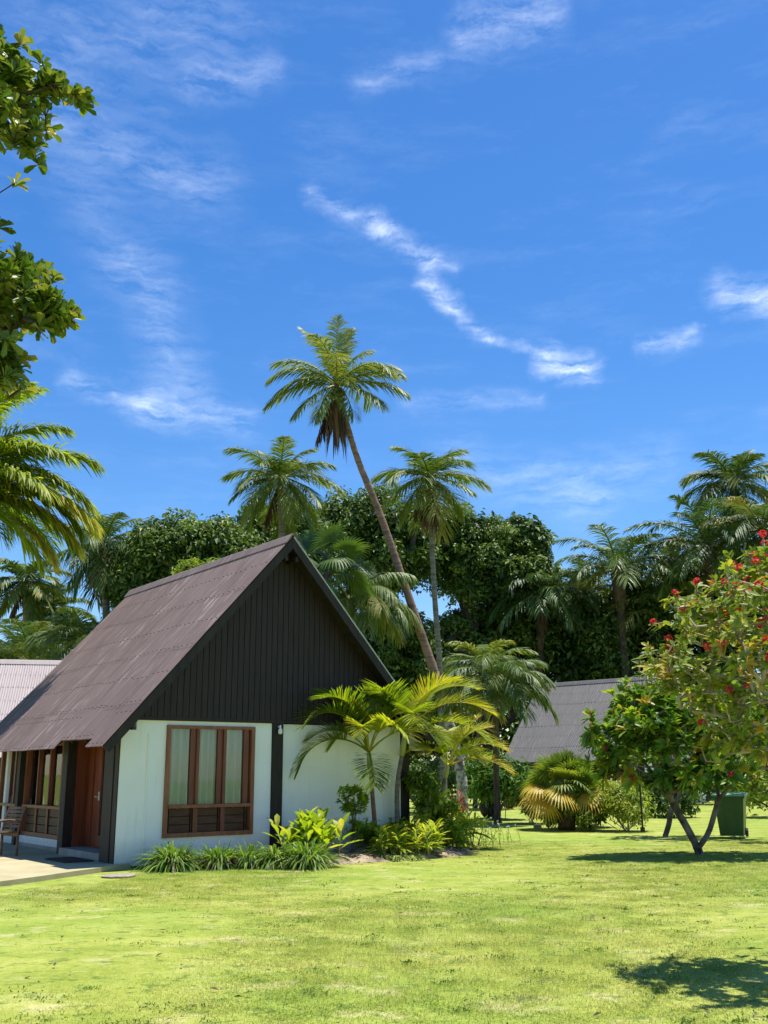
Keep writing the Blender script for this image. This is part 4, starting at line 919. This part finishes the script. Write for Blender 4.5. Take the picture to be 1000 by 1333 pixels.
cpalm('coconut_palm', 'distant coconut palm just right of the small round headed palm', [(70, 1020), (70, 850), (68, 792)], 66, nf=20, L=1.5, bend=1.2, ldroop=0.37, els=(-.9, 1.4), az0=.2, var=.45, group=G_F, ll=.7, lw=.06, npairs=40, rach=.035)
cpalm('coconut_palm', 'low spreading palm just above the pink roof, left of the brown roof', [(40, 1020), (38, 862)], 56, hide=1, nf=24, L=2.8, bend=1.35, ldroop=0.37, els=(.0, 1.5), az0=.5, var=.42, group=G_F, **C_)
cpalm('coconut_palm', 'low palm peeping over the far end of the brown roof', [(108, 1020), (112, 840)], 50, hide=1, nf=18, L=2.3, bend=1.3, ldroop=0.43, els=(.1, 1.4), az0=1.5, var=.38, group=G_F, **C_)
D_ = dict(ll=.9, lw=.038, rach=.045, vee=.35, npairs=50, jit=.15)
cpalm('oil_palm', 'thick trunked oil palm with shaggy trunk behind the grey roof', [(816, 1020), (816, 900), (811, 830), (805, 742)], 64, bark='bark_dark', r0=.16, r1=.14, nf=24, L=2.95, bend=1.5, ldroop=0.46, leaf='oilpalm', var=.5, els=(-.1, 1.45), az0=.7, fibre=1.7, group=G_D, **D_)
cpalm('oil_palm', 'dark oil palm left of the grey roof ridge, in front of the big tree', [(706, 1020), (703, 900), (706, 775)], 66, bark='bark_dark', r0=.13, r1=.11, nf=20, L=2.3, bend=1.5, ldroop=0.53, leaf='oilpalm', var=.34, els=(-.3, 1.3), az0=2.1, fibre=1.1, dead=3, group=G_D, **D_)
cpalm('feather_palm', 'yellowish drooping palm between the two dark oil palms', [(757, 1020), (757, 920), (752, 805)], 70, r0=.11, r1=.1, nf=20, L=2.6, bend=1.6, ldroop=0.50, leaf='coco', var=.52, els=(-.5, 1.4), az0=.1, dead=2, group=G_D, **D_)
cpalm('oil_palm', 'broad dark palm at the right edge above the red flowered shrub', [(925, 1020), (925, 850), (922, 712)], 62, bark='bark_dark', r0=.16, r1=.15, nf=28, L=3.3, bend=1.5, ldroop=0.43, leaf='oilpalm', var=.42, els=(-.6, 1.5), az0=1.2, fibre=1.2, group=G_D, **D_)
cpalm('coconut_palm', 'coconut palm in the upper right, highest crown on the right side', [(962, 1020), (962, 800), (955, 630)], 70, nf=26, L=2.3, bend=1.5, ldroop=0.37, leaf='coco', var=.4, els=(-.6, 1.5), az0=.6, dead=1, group=G_U, **C_)
cpalm('oil_palm', 'dark palm with overlapping fronds between the thick oil palm and the right edge', [(873, 1020), (872, 860), (870, 735)], 68, bark='bark_dark', r0=.14, nf=24, L=2.7, bend=1.45, ldroop=0.43, leaf='oilpalm', var=.46, els=(-.6, 1.45), az0=2.6, fibre=1., group=G_D, **D_)
cpalm('coconut_palm', 'dense coconut palm at the right frame edge behind the flowering shrub', [(1000, 1020), (998, 860), (992, 690)], 60, bark='bark_dark', nf=26, L=2.7, bend=1.4, ldroop=0.40, leaf='coco', var=.36, els=(-.7, 1.5), az0=.4, group=G_U, **C_)
cpalm('feather_palm', 'slender palm with green fronds between the big tree and the grey ridge', [(772, 1020), (770, 900), (768, 768)], 74, bark='bark_dark', r0=.1, nf=20, L=2.2, bend=1.5, ldroop=0.50, leaf='coco', var=.48, els=(-.3, 1.4), az0=1.9, group=G_D, **D_)
cpalm('feather_palm', 'pale green palm partly hidden behind the red flowered shrub', [(862, 1020), (862, 930), (862, 810)], 66, r0=.12, nf=20, L=2.8, bend=1.5, ldroop=0.43, leaf='coco', var=.52, els=(-.2, 1.4), az0=.3, group=G_D, **D_)
cpalm('feather_palm', 'low palm with hanging feathery fronds in the shade above the grey ridge', [(735, 1020), (735, 940), (732, 862)], 72, r0=.1, nf=18, L=2.2, bend=1.5, ldroop=0.50, leaf='coco', var=.45, els=(-.2, 1.4), az0=1.3, group=G_D, **D_)
cpalm('feather_palm', 'low dark green palm with drooping fronds left of the grey roof', [(648, 1062), (646, 1000), (645, 895)], 33, sc=1., r0=.10, r1=.10, bark='fibre', nf=34, L=2.1, ll=.66, lw=.034, bend=1.8, ldroop=0.50, leaf='coco', var=.36, els=(-.1, 1.45), az0=.9, rach=.03, vee=.25, npairs=60, start=.2, jit=.14)
cpalm('feather_palm', 'light feather palm above the golden palms, right of the leaning trunk', [(618, 1030), (622, 960), (632, 868)], 46, r0=.08, r1=.08, bark='fibre', nf=16, L=1.9, ll=.75, lw=.05, bend=1.4, ldroop=0.37, leaf='coco_bright', var=.38, els=(.1, 1.4), az0=.5, rach=.04, vee=.3)
G_R = 'palms directly behind the right roof slope'
cpalm('feather_palm', 'feather palm with drooping bright fronds behind the right slope of the brown roof', [(470, 1020), (468, 900), (458, 785)], 38, r0=.13, r1=.12, nf=24, L=2.9, ll=.85, lw=.05, bend=1.65, ldroop=.8, leaf='coco', var=.42, els=(-.1, 1.4), az0=.2, rach=.04, vee=.15, group=G_R, npairs=60)
def fan_palm(name, label, base, crown, n, R_, pet, leaf, var, els, group=None, trunk=.12, seg=34, yellow=0, th=None, fw=.06):
    root = empty(name, base); tag(root, label, 'palm', group); org = np.array(base, float); crown = np.array(crown, float)
    m = MB(); m.org = org; m.tube([org, (org+crown)/2+np.array([.04, 0, 0]), crown], [trunk*1.3, trunk, trunk*1.1], 9); m.build('trunk', M['fibre'], root, True)
    for i in range(n):
        q = (i+.5)/n; az = i*2.4+rng.normal(0, .15); el = els[1]+(els[0]-els[1])*q+rng.normal(0, .06)
        d = np.array([math.cos(az)*math.cos(el), math.sin(az)*math.cos(el), math.sin(el)]); c = crown+d*pet*rng.uniform(.85, 1.1)-np.array([0, 0, .12*pet*(1-math.sin(max(0, el)))])
        m = MB(); m.org = org; m.tube([crown, (crown+c)/2+np.array([0, 0, .05*pet]), c], [.02, .014, .012], 5, var)
        sd = unit(np.array([-math.sin(az), math.cos(az), 0])); up = np.cross(sd, d)*-1; up *= np.sign(up[2]+1e-6)
        rl = rng.uniform(-.9, .9); sd, up = sd*math.cos(rl)+up*math.sin(rl), up*math.cos(rl)-sd*math.sin(rl)
        d2 = unit(d-np.array([0, 0, .35*math.cos(el)])); ang = np.linspace(-1.9, 1.9, seg)
        Dr = np.cos(ang)[:, None]*d2+np.sin(ang)[:, None]*sd+up*(.22*np.abs(np.sin(ang)))[:, None]
        Sd = -np.sin(ang)[:, None]*d2+np.cos(ang)[:, None]*sd
        vv = var+(.42 if q > 1-yellow else 0)
        strips(m, np.tile(c, (seg, 1)), Dr, Sd, R_*(.75+.25*np.cos(ang*.6))*rng.uniform(.92, 1.05, seg), fw, .28+.25*(q > .6), np.clip(vv+rng.normal(0, .06, seg), 0, 1), 4, [.3, 1., 1.0, .6, .05])
        m.build('fan_leaf', M[leaf], root)
    return root
fan_palm('fan_palm', 'dark fan palm beside the apex of the brown roof', gz(at(425, 1020, 36)), at(425, 745, 36), 16, 1.15, 1.2, 'coco', .42, (-.3, 1.4), G_R, .14, 28, fw=.09)
fan_palm('fan_palm', 'bushy fan palm with yellowing lower leaves in front of the grey roofed cottage', gz(gp(738, 1080)), at(738, 1040, 29.5), 34, .82, .85, 'fan', .55, (.12, 1.5), None, .2, 26, yellow=.3, fw=.075)
# palm in the near left: crown out of the frame, fronds reach in
pl = at(-80, 648, 24.7)
palm('coconut_palm', 'near palm at the left edge whose big drooping fronds reach in over the roof', gz(pl)+np.array([-.6, .2, 0]), [gz(pl)+np.array([-.4, .1, 4])], .22, .17, pl, nf=0, L=3.95, ll=1.05, lw=.05, ldroop=.5, vee=.5, npairs=125, leaf='golden', bark='bark_grey', rach=.045, jit=.16, start=.12,
     fronds=[(4, 44, 1.04, 1.25, 0.36), (-2, 17, 1.04, 1.15, 0.68), (12, 20, 1.0, 1.25, 0.64), (6, 28, 1.0, 1.3, 0.53), (4, 8, .95, 1.15, 0.72), (-20, 40, 1.0, 1.25, .42), (-26, 22, 1.0, 1.2, .5), (8, -8, .85, .9, 0.80), (-6, 36, .85, 1.3, 0.48), (12, 66, .95, 1.3, 0.34), (-50, 60, .9, 1.5, 0.40), (5, 20, .95, 1.4, 0.24), (160, 40, 1, 1.4, 0.28), (100, 50, 1, 1.4, 0.28), (-120, 30, 1, 1.4, 0.38), (200, 10, 1, 1.2, 0.38), (-30, 70, 1.0, 1.2, 0.40), (60, 20, 1, 1.3, 0.23), (-8, -12, .85, .9, 0.48), (15, 80, 1., 1.0, 0.38), (-90, 70, 1, 1.2, 0.28), (-12, 56, .85, 1.5, 0.48), (8, 5, .9, 1.0, 0.30), (-35, -5, .9, .9, 0.38)])

# ================================================================== BROAD TREES BEHIND
def B3(px, py, Y, rx, ry, n=1): c = at(px, py, Y); k = Y/FPX; return (c[0], c[1], c[2], rx*k, max(rx, ry)*k*.8, ry*k)
broad_tree('broad_leaved_tree', 'big dark rounded tree right of the leaning palm trunk', gz(at(640, 1030, 68)), [B3(650, 745, 68, 70, 72), B3(598, 715, 68, 58, 68), B3(698, 775, 68, 30, 62), B3(640, 850, 69, 85, 65), B3(680, 700, 68, 30, 22)], 330, (.35, 1.05), .30, 130, .5, inner=90, var=.62)
broad_tree('broad_leaved_tree', 'dense tree behind the leaning trunk and the upright palm', gz(at(505, 1030, 66)), [B3(500, 705, 66, 78, 68), B3(450, 690, 66, 45, 45), B3(520, 870, 68, 100, 80)], 300, (.4, 1.1), .30, 130, .5, inner=90, var=.58)
broad_tree('broad_leaved_tree', 'bushy bright topped tree above the left half of the brown roof', gz(at(235, 1030, 52)), [B3(222, 722, 52, 56, 48), B3(272, 730, 52, 58, 48), B3(182, 760, 52, 22, 50), B3(230, 800, 53, 80, 50)], 260, (.3, .95), .27, 130, .4, inner=50, var=.64)
broad_tree('broad_leaved_tree', 'dark tree just left of the roof apex beneath the wide crowned palm', gz(at(335, 1030, 54)), [B3(330, 715, 54, 60, 50), B3(390, 715, 54, 48, 58), B3(340, 790, 55, 70, 50)], 200, (.4, 1.0), .28, 140, .4, inner=50, var=.58)
broad_tree('broad_leaved_tree', 'small lime green tree low over the middle of the brown ridge', gz(at(270, 1030, 38)), [B3(268, 748, 38, 34, 14)], 40, (.2, .5), .17, 110, .15, tips=20, leaf='shrub', var=.5)
broad_tree('broad_leaved_tree', 'shady tree at the back right behind the oil palm', gz(at(870, 1030, 68)), [B3(850, 800, 68, 90, 55), B3(960, 770, 68, 90, 75), B3(770, 850, 68, 80, 60), B3(900, 880, 69, 160, 80)], 320, (.6, 1.3), .34, 130, .4, inner=110, var=.45)
broad_tree('broad_leaved_tree', 'leafy tree behind the pink roof at the left edge', gz(at(20, 1030, 70)), [B3(10, 870, 70, 60, 40), B3(110, 890, 68, 50, 50)], 90, (.5, 1.2), .34, 120, .3, inner=20, var=.45)
# thicket closing the far edge of the lawn
m = MB(); lob = []
for x in np.linspace(-34, 40, 170):
    for q in range(5): lob.append((x*1.3+rng.normal(0, .5), 82+rng.normal(0, 2.5), rng.uniform(.3, 8.0), rng.uniform(.9, 1.9)))
blobs_leaves(m, lob, [80]*len(lob), .55, .30, .40); tag(m.build('thicket', M['broad']), 'dark mass of undergrowth closing the far edge of the garden', 'undergrowth', kind='stuff')
G_H = 'shrubs at the back of the lawn'
for i, (px, py, Y, r, h, lf, vr, lb) in enumerate([(628, 1046, 52, 1.3, 2.2, 'broad', .5, 'dark shrub at the back of the lawn just right of the mottled trunk'), (672, 1048, 50, .9, 1.5, 'shrub', .4, 'green shrub before the grey roofed cottage windows'),
    (905, 1048, 50, 2.2, 2.3, 'broad', .45, 'dark rounded bush right of the far white wall'), (960, 1046, 49, 2.2, 2.4, 'shrub', .35, 'bush behind the green bin'), (870, 1046, 36.5, 1.1, 1.2, 'broad', .5, 'dark small bush under the white wall of the grey roofed cottage'),
    (845, 1052, 38, .8, 1.6, 'shrub', .62, 'yellowish bush in front of the far white wall'), (1010, 1060, 36, 1.5, 2.0, 'shrub', .55, 'light green bush at the right edge behind the bin'), (560, 1050, 47, 1.6, 2.4, 'broad', .4, 'shaded bush beyond the dark porch'), (600, 1046, 50, 1.4, 2.6, 'broad', .35, 'dark bush behind the mottled trunk')]):
    shrub('bush', lb, gz(at(px, py, Y)), r, h, 6, 1500, .22, .10, lf, vr, group=G_H, bare=.05, bark='bark_dark', simple=True, lobes=20)

# ================================================================== RIGHT SIDE OF THE LAWN
shrub('hedge_shrub', 'green leafy shrub immediately left of the bushy fan palm', gz(gp(692, 1071)), .62, 1.35, 8, 2000, .13, .055, 'shrub', .48, bare=.12, lobes=20)
shrub('hedge_shrub', 'dark green shrub immediately right of the bushy fan palm', gz(gp(775, 1076)), .8, 1.5, 8, 2600, .13, .055, 'shrub', .36, bare=.1, lobes=24)
shrub('hedge_shrub', 'low leafy shrub hiding the stem of the bushy fan palm', gz(gp(722, 1079)), .5, .8, 9, 1500, .13, .05, 'shrub', .55, bare=.05, lobes=18)
shrub('hedge_shrub', 'small dark green shrub right of the fan palm stem, in front', gz(gp(758, 1081)), .55, .85, 9, 1500, .13, .05, 'shrub', .4, bare=.05, lobes=18)
shrub('hedge_shrub', 'rounded light green shrub in front of the thin black pole', gz(gp(812, 1081)), .85, 1.3, 14, 4200, .11, .042, 'shrub', .66, bare=.08, lobes=34)
shrub('young_frangipani', 'dark leaved young frangipani with arching branches over a black pot', gz(gp(648, 1066)), 1.1, 2.3, 6, 2400, .26, .085, 'frang', .35, bare=.18, bark='bark_frang', lobes=34)
m = MB(); m.tube([(0, 0, 0), (0, 0, .1), (0, 0, .32), (0, 0, .52), (0, 0, .58), (0, 0, .60)], [.24, .33, .42, .36, .28, .24], 18); o = m.build('garden_pot', M['pot'], smooth=True); p = gp(639, 1064); o.location = (p[0], p[1], 0); tag(o, 'round black garden pot on the lawn behind the mottled trunk', 'pot')
tuft('ti_plant', 'small pink red leaved plant at the back left of the bushy fan palm', gz(gp(663, 1053)), 50, .95, .09, .6, 'redleaf', el=(.9, 1.5))
p = gp(837, 1083); m = MB(); m.tube([(0, 0, 0), (.005, 0, 1.2), (-.01, 0, 2.25)], [.028, .024, .022], 8); m.tube([(0, 0, 2.2), (0, 0, 2.3)], [.05, .04], 8); m.box(-.05, .05, -.05, .05, 0, .12); o = m.build('garden_pole', M['pole']); o.location = (p[0], p[1], 0); tag(o, 'thin black upright pole at the right end of the light green shrub', 'pole')
for px, py, s in ((700, 1077, .12), (655, 1088, 0),):
    if s:
        m = MB(); m.prism([(s*math.cos(a)*(1+.2*math.sin(3*a)), s*.7*math.sin(a), -.02) for a in np.linspace(0, 2*PI, 9)[:-1]], (0, 0, .09)); o = m.build('stone', M['paver']); p = gp(px, py); o.location = (p[0], p[1], 0); tag(o, 'small pale stone on the grass before the left hedge shrub', 'stone')

# wheelie bin
def bin_():
    p = gp(955, 1089.5); r = empty('wheelie_bin', (p[0], p[1], 0), -.42); tag(r, 'dark green wheelie bin standing on the lawn at the right', 'bin'); r.scale = (1.15, 1.1, 1.02)
    m = MB(); a, b_ = .235, .29; c, d_ = .30, .36; z0, z1 = .04, .94
    Vv = [(-a, -b_, z0), (a, -b_, z0), (a, b_, z0), (-a, b_, z0), (-c, -d_, z1), (c, -d_, z1), (c, d_, z1), (-c, d_, z1)]
    m.add(Vv, [(3, 2, 1, 0), (0, 1, 5, 4), (1, 2, 6, 5), (2, 3, 7, 6), (3, 0, 4, 7), (4, 5, 6, 7)]); m.box(-c-.02, c+.02, -d_-.02, d_+.02, z1-.05, z1+.0)
    for x in (-.12, .12): m.prism([(x-.015, -b_-.005, .1), (x+.015, -b_-.005, .1), (x+.015, -d_-.005+.01, z1-.06), (x-.015, -d_-.005+.01, z1-.06)], (0, -.012, 0))
    m.build('body', M['bin'], r)
    m = MB(); m.prism([(-c-.04, -d_-.05, z1+.004), (-c-.04, d_+.06, z1+.03), (-c-.04, d_+.06, z1+.07), (-c-.04, 0, z1+.075), (-c-.04, -d_-.05, z1+.035)], (2*c+.08, 0, 0)); m.build('lid', M['bin_lid'], r)
    m = MB(); m.tube([(-.24, d_+.09, z1-.01), (.24, d_+.09, z1-.01)], .016, 6); m.build('handle', M['bin'], r)
    for x in (-.26, .26): m = MB(); m.tube([(x-.025, .24, .1), (x+.025, .24, .1)], .1, 14); m.build('wheel', M['rubber'], r)
bin_()

def flowers(mb_list_parent, org, nodes, ends, n, size, name='flower_cluster', pick=None):
    ep = nodes[np.array(ends)]; sc_ = ep[:, 2]*.8-ep[:, 1]+rng.normal(0, .25, len(ends)); vis = [i for i in np.argsort(-sc_) if abs(ep[i, 0]/ep[i, 1]) < .40][:max(n, int(len(ends)*.55))]
    ids = list(rng.permutation(vis)[:n])
    for i in ids:
        c = nodes[ends[i]]+np.array([0, 0, size*.35]); m = MB(); m.org = org; k = 9; d = unit(rng.normal(size=(k, 3))+np.array([0, -.3, .5]))
        for j in range(k):
            cc = c+d[j]*size*.5; q = 5; ax = d[j]; r1 = unit(np.cross(ax, rng.normal(size=3))); r2 = np.cross(ax, r1); a = np.arange(q)*2*PI/q
            Dr = np.cos(a)[:, None]*r1+np.sin(a)[:, None]*r2+ax*.35
            leaves(m, np.tile(cc, (q, 1)), Dr, np.tile(ax, (q, 1)), size*.42, size*.30, rng.uniform(0, 1, q), .05, .1, True)
        m.build(name, M['red'], mb_list_parent)
def frangipani(label, base, limbs, blobs, nl, L, W, var, nflow, group, k0=.022, leaf='frang', fsize=.10, step=.2, bark='bark_frang', curve=.10, kk=.42, droop=.25, up=.5, name='frangipani_tree', shell=.35, kmax=None, obov=False, bare=0.):
    root = empty(name, base); tag(root, label, 'tree', group); org = np.array(base, float)
    tips = ellip_tips(blobs, shell); tips = tips[tips[:, 2] > .55]
    nodes, par, R, ends = skeleton(limbs, tips, step, curve, kk, k0)
    m = MB(); m.org = org; skel_mesh(m, nodes, par, R, 7, rmax=kmax); m.build('trunk', M[bark], root, True)
    m = MB(); m.org = org; rosettes(m, nodes, par, ends, nl, L, W, var, droop, (.05, 1.15), up, .16, obov=obov, bare=bare); m.build('crown', M[leaf], root)
    flowers(root, org, nodes, ends, nflow, fsize); return root
GF = 'red flowered frangipani trees on the right of the lawn'
bA = gz(gp(911, 1112)); YA = bA[1]
qa = lambda px, py, dy=0: at(px, py, YA+dy)
frangipani('front frangipani with forked trunk and red flower clusters, left of the green bin', bA,
    [(0, [bA, qa(905, 1098), qa(890, 1070), qa(876, 1045, .1)]), (1, [bA+np.array([.02, 0, .15]), qa(922, 1085), qa(930, 1060), qa(936, 1040, -.1)]), (1, [qa(876, 1045, .1), qa(860, 1022, -.3), qa(830, 1000, -.5), qa(805, 985, -.5)]), (1, [qa(876, 1045, .1), qa(888, 1015, .5), qa(905, 985, .6)]), (1, [qa(936, 1040, -.1), qa(960, 1015, -.3), qa(985, 1000, -.4)]), (1, [qa(936, 1040, -.1), qa(930, 1000, .4), qa(925, 970, .6)])],
    [(*qa(900, 930), 1.8, 1.5, .85, 170), (*qa(850, 908, .3), .95, .9, .50, 60), (*qa(925, 1005, -.7), .95, .5, .30, 34), (*qa(850, 1012, -.5), .6, .5, .22, 14), (*qa(825, 955, -.2), 1.1, 1.0, .66, 90), (*qa(985, 950), 1.25, 1.2, .95, 95), (*qa(800, 988, -.3), .55, .6, .42, 26)], 14, .27, .092, .60, 32, GF, k0=.0058, kk=.44, kmax=.085)
bB = gz(gp(866, 1089)); YB = bB[1]; qb = lambda px, py, dy=0: at(px, py, YB+dy)
frangipani('rear frangipani with crooked dark trunk, behind the forked one', bB,
    [(0, [bB, qb(871, 1072), qb(874, 1055), qb(886, 1030), qb(895, 1005)]), (1, [qb(874, 1055), qb(890, 1040, .4), qb(930, 1010, .5)])],
    [(*qb(900, 950), 1.9, 1.4, .9, 90), (*qb(850, 985), 1.2, 1.1, .5, 30)], 12, .26, .085, .42, 7, GF, k0=.010, kk=.40)
# nearer shrub entering from the right, twiggy with yellow green leaves and red flowers
bC = np.array([4.7, 9.6, 0.]); qc = lambda px, py, Y: at(px, py, Y)
frangipani('twiggy near shrub reaching in from the right edge with pale stems and scarlet flowers', bC,
    [(0, [bC, bC+[-.05, 0, .9], bC+[-.2, 0, 1.7]]), (1, [bC+[-.1, 0, 1.2], qc(1000, 905, 9.6), qc(940, 880, 9.5), qc(880, 868, 9.4)]), (1, [bC+[-.2, 0, 1.7], qc(1010, 830, 9.5), qc(960, 815, 9.4), qc(900, 800, 9.2)]), (1, [bC+[-.2, 0, 1.7], qc(1020, 760, 9.6), qc(985, 740, 9.5)]), (1, [bC+[-.1, 0, 1.], qc(1010, 960, 9.3), qc(950, 935, 9.3), qc(900, 925, 9.2)])],
    [(*qc(940, 800, 9.2), .62, .9, .42, 150), (*qc(990, 735, 9.4), .30, .8, .25, 80), (*qc(880, 865, 9.2), .42, .7, .25, 90), (*qc(955, 905, 9.2), .55, .9, .50, 110), (*qc(975, 965, 9.3), .35, .6, .28, 36), (*qc(985, 800, 8.3), .45, .6, .5, 70), (*qc(1040, 830, 9.6), .7, .9, .9, 60), (*qc(1120, 850, 9.6), .7, .9, .9, 40)],
    10, .108, .042, .66, 70, None, bare=.22, kmax=.017, k0=.0058, leaf='jat', fsize=.056, step=.10, bark='twig', curve=.26, kk=.34, name='flowering_shrub', shell=.2)
frangipani('bush of yellow green leaves at the right edge below the twiggy shrub', gz(at(1015, 1062, 24)), [(0, [gz(at(1015, 1062, 24)), at(1012, 1040, 24)])], [(*at(1010, 1010, 24), .8, .8, .6, 50)], 12, .2, .07, .62, 2, None, k0=.006, leaf='jat', name='bush')

# broad leaved tree whose branches enter from the upper left
bD = np.array([-5.6, 8.6, 0.]); qd = lambda px, py, Y: at(px, py, Y)
frangipani('near tree with glossy oval leaves whose branches enter from the upper left', bD,
    [(0, [bD, bD+[.1, 0, 2.5], bD+[.3, -.1, 4.6], bD+[.3, -.2, 6.6]]), (1, [bD+[.3, -.1, 4.4], qd(-90, 450, 8.2), qd(-20, 400, 8.0), qd(50, 370, 8.0)]), (1, [bD+[.3, -.1, 4.0], qd(-60, 520, 8.2), qd(0, 500, 8.1), qd(25, 480, 8.1)]), (1, [bD+[.3, -.2, 6.2], qd(-90, 200, 8.2), qd(-20, 140, 8.0), qd(60, 115, 8.0)]), (1, [bD+[.3, -.2, 6.4], qd(-60, 90, 8.2), qd(0, 60, 8.1)]), (1, [qd(-60, 170, 8.1), qd(-10, 165, 8.0), qd(30, 185, 8.0)])],
    [(*qd(15, 120, 8.), .34, .6, .50, 62), (*qd(5, 75, 8.), .30, .5, .24, 34), (*qd(100, 120, 8.), .13, .15, .08, 8), (*qd(60, 100, 8.), .14, .3, .2, 12), (*qd(38, 185, 8.), .2, .4, .16, 14),
     (*qd(15, 370, 8.), .42, .6, .42, 90), (*qd(-5, 470, 8.), .26, .5, .34, 56), (*qd(55, 400, 8.), .24, .3, .28, 30), (*qd(80, 410, 8.), .12, .2, .07, 6), (*qd(-90, 300, 8.2), .8, .9, 1.9, 90)],
    12, .15, .060, .66, 0, None, kmax=.028, obov=True, k0=.0075, leaf='near_leaf', step=.14, bark='bark_dark', curve=.12, kk=.40, name='glossy_leaved_tree', shell=.1, droop=.15)
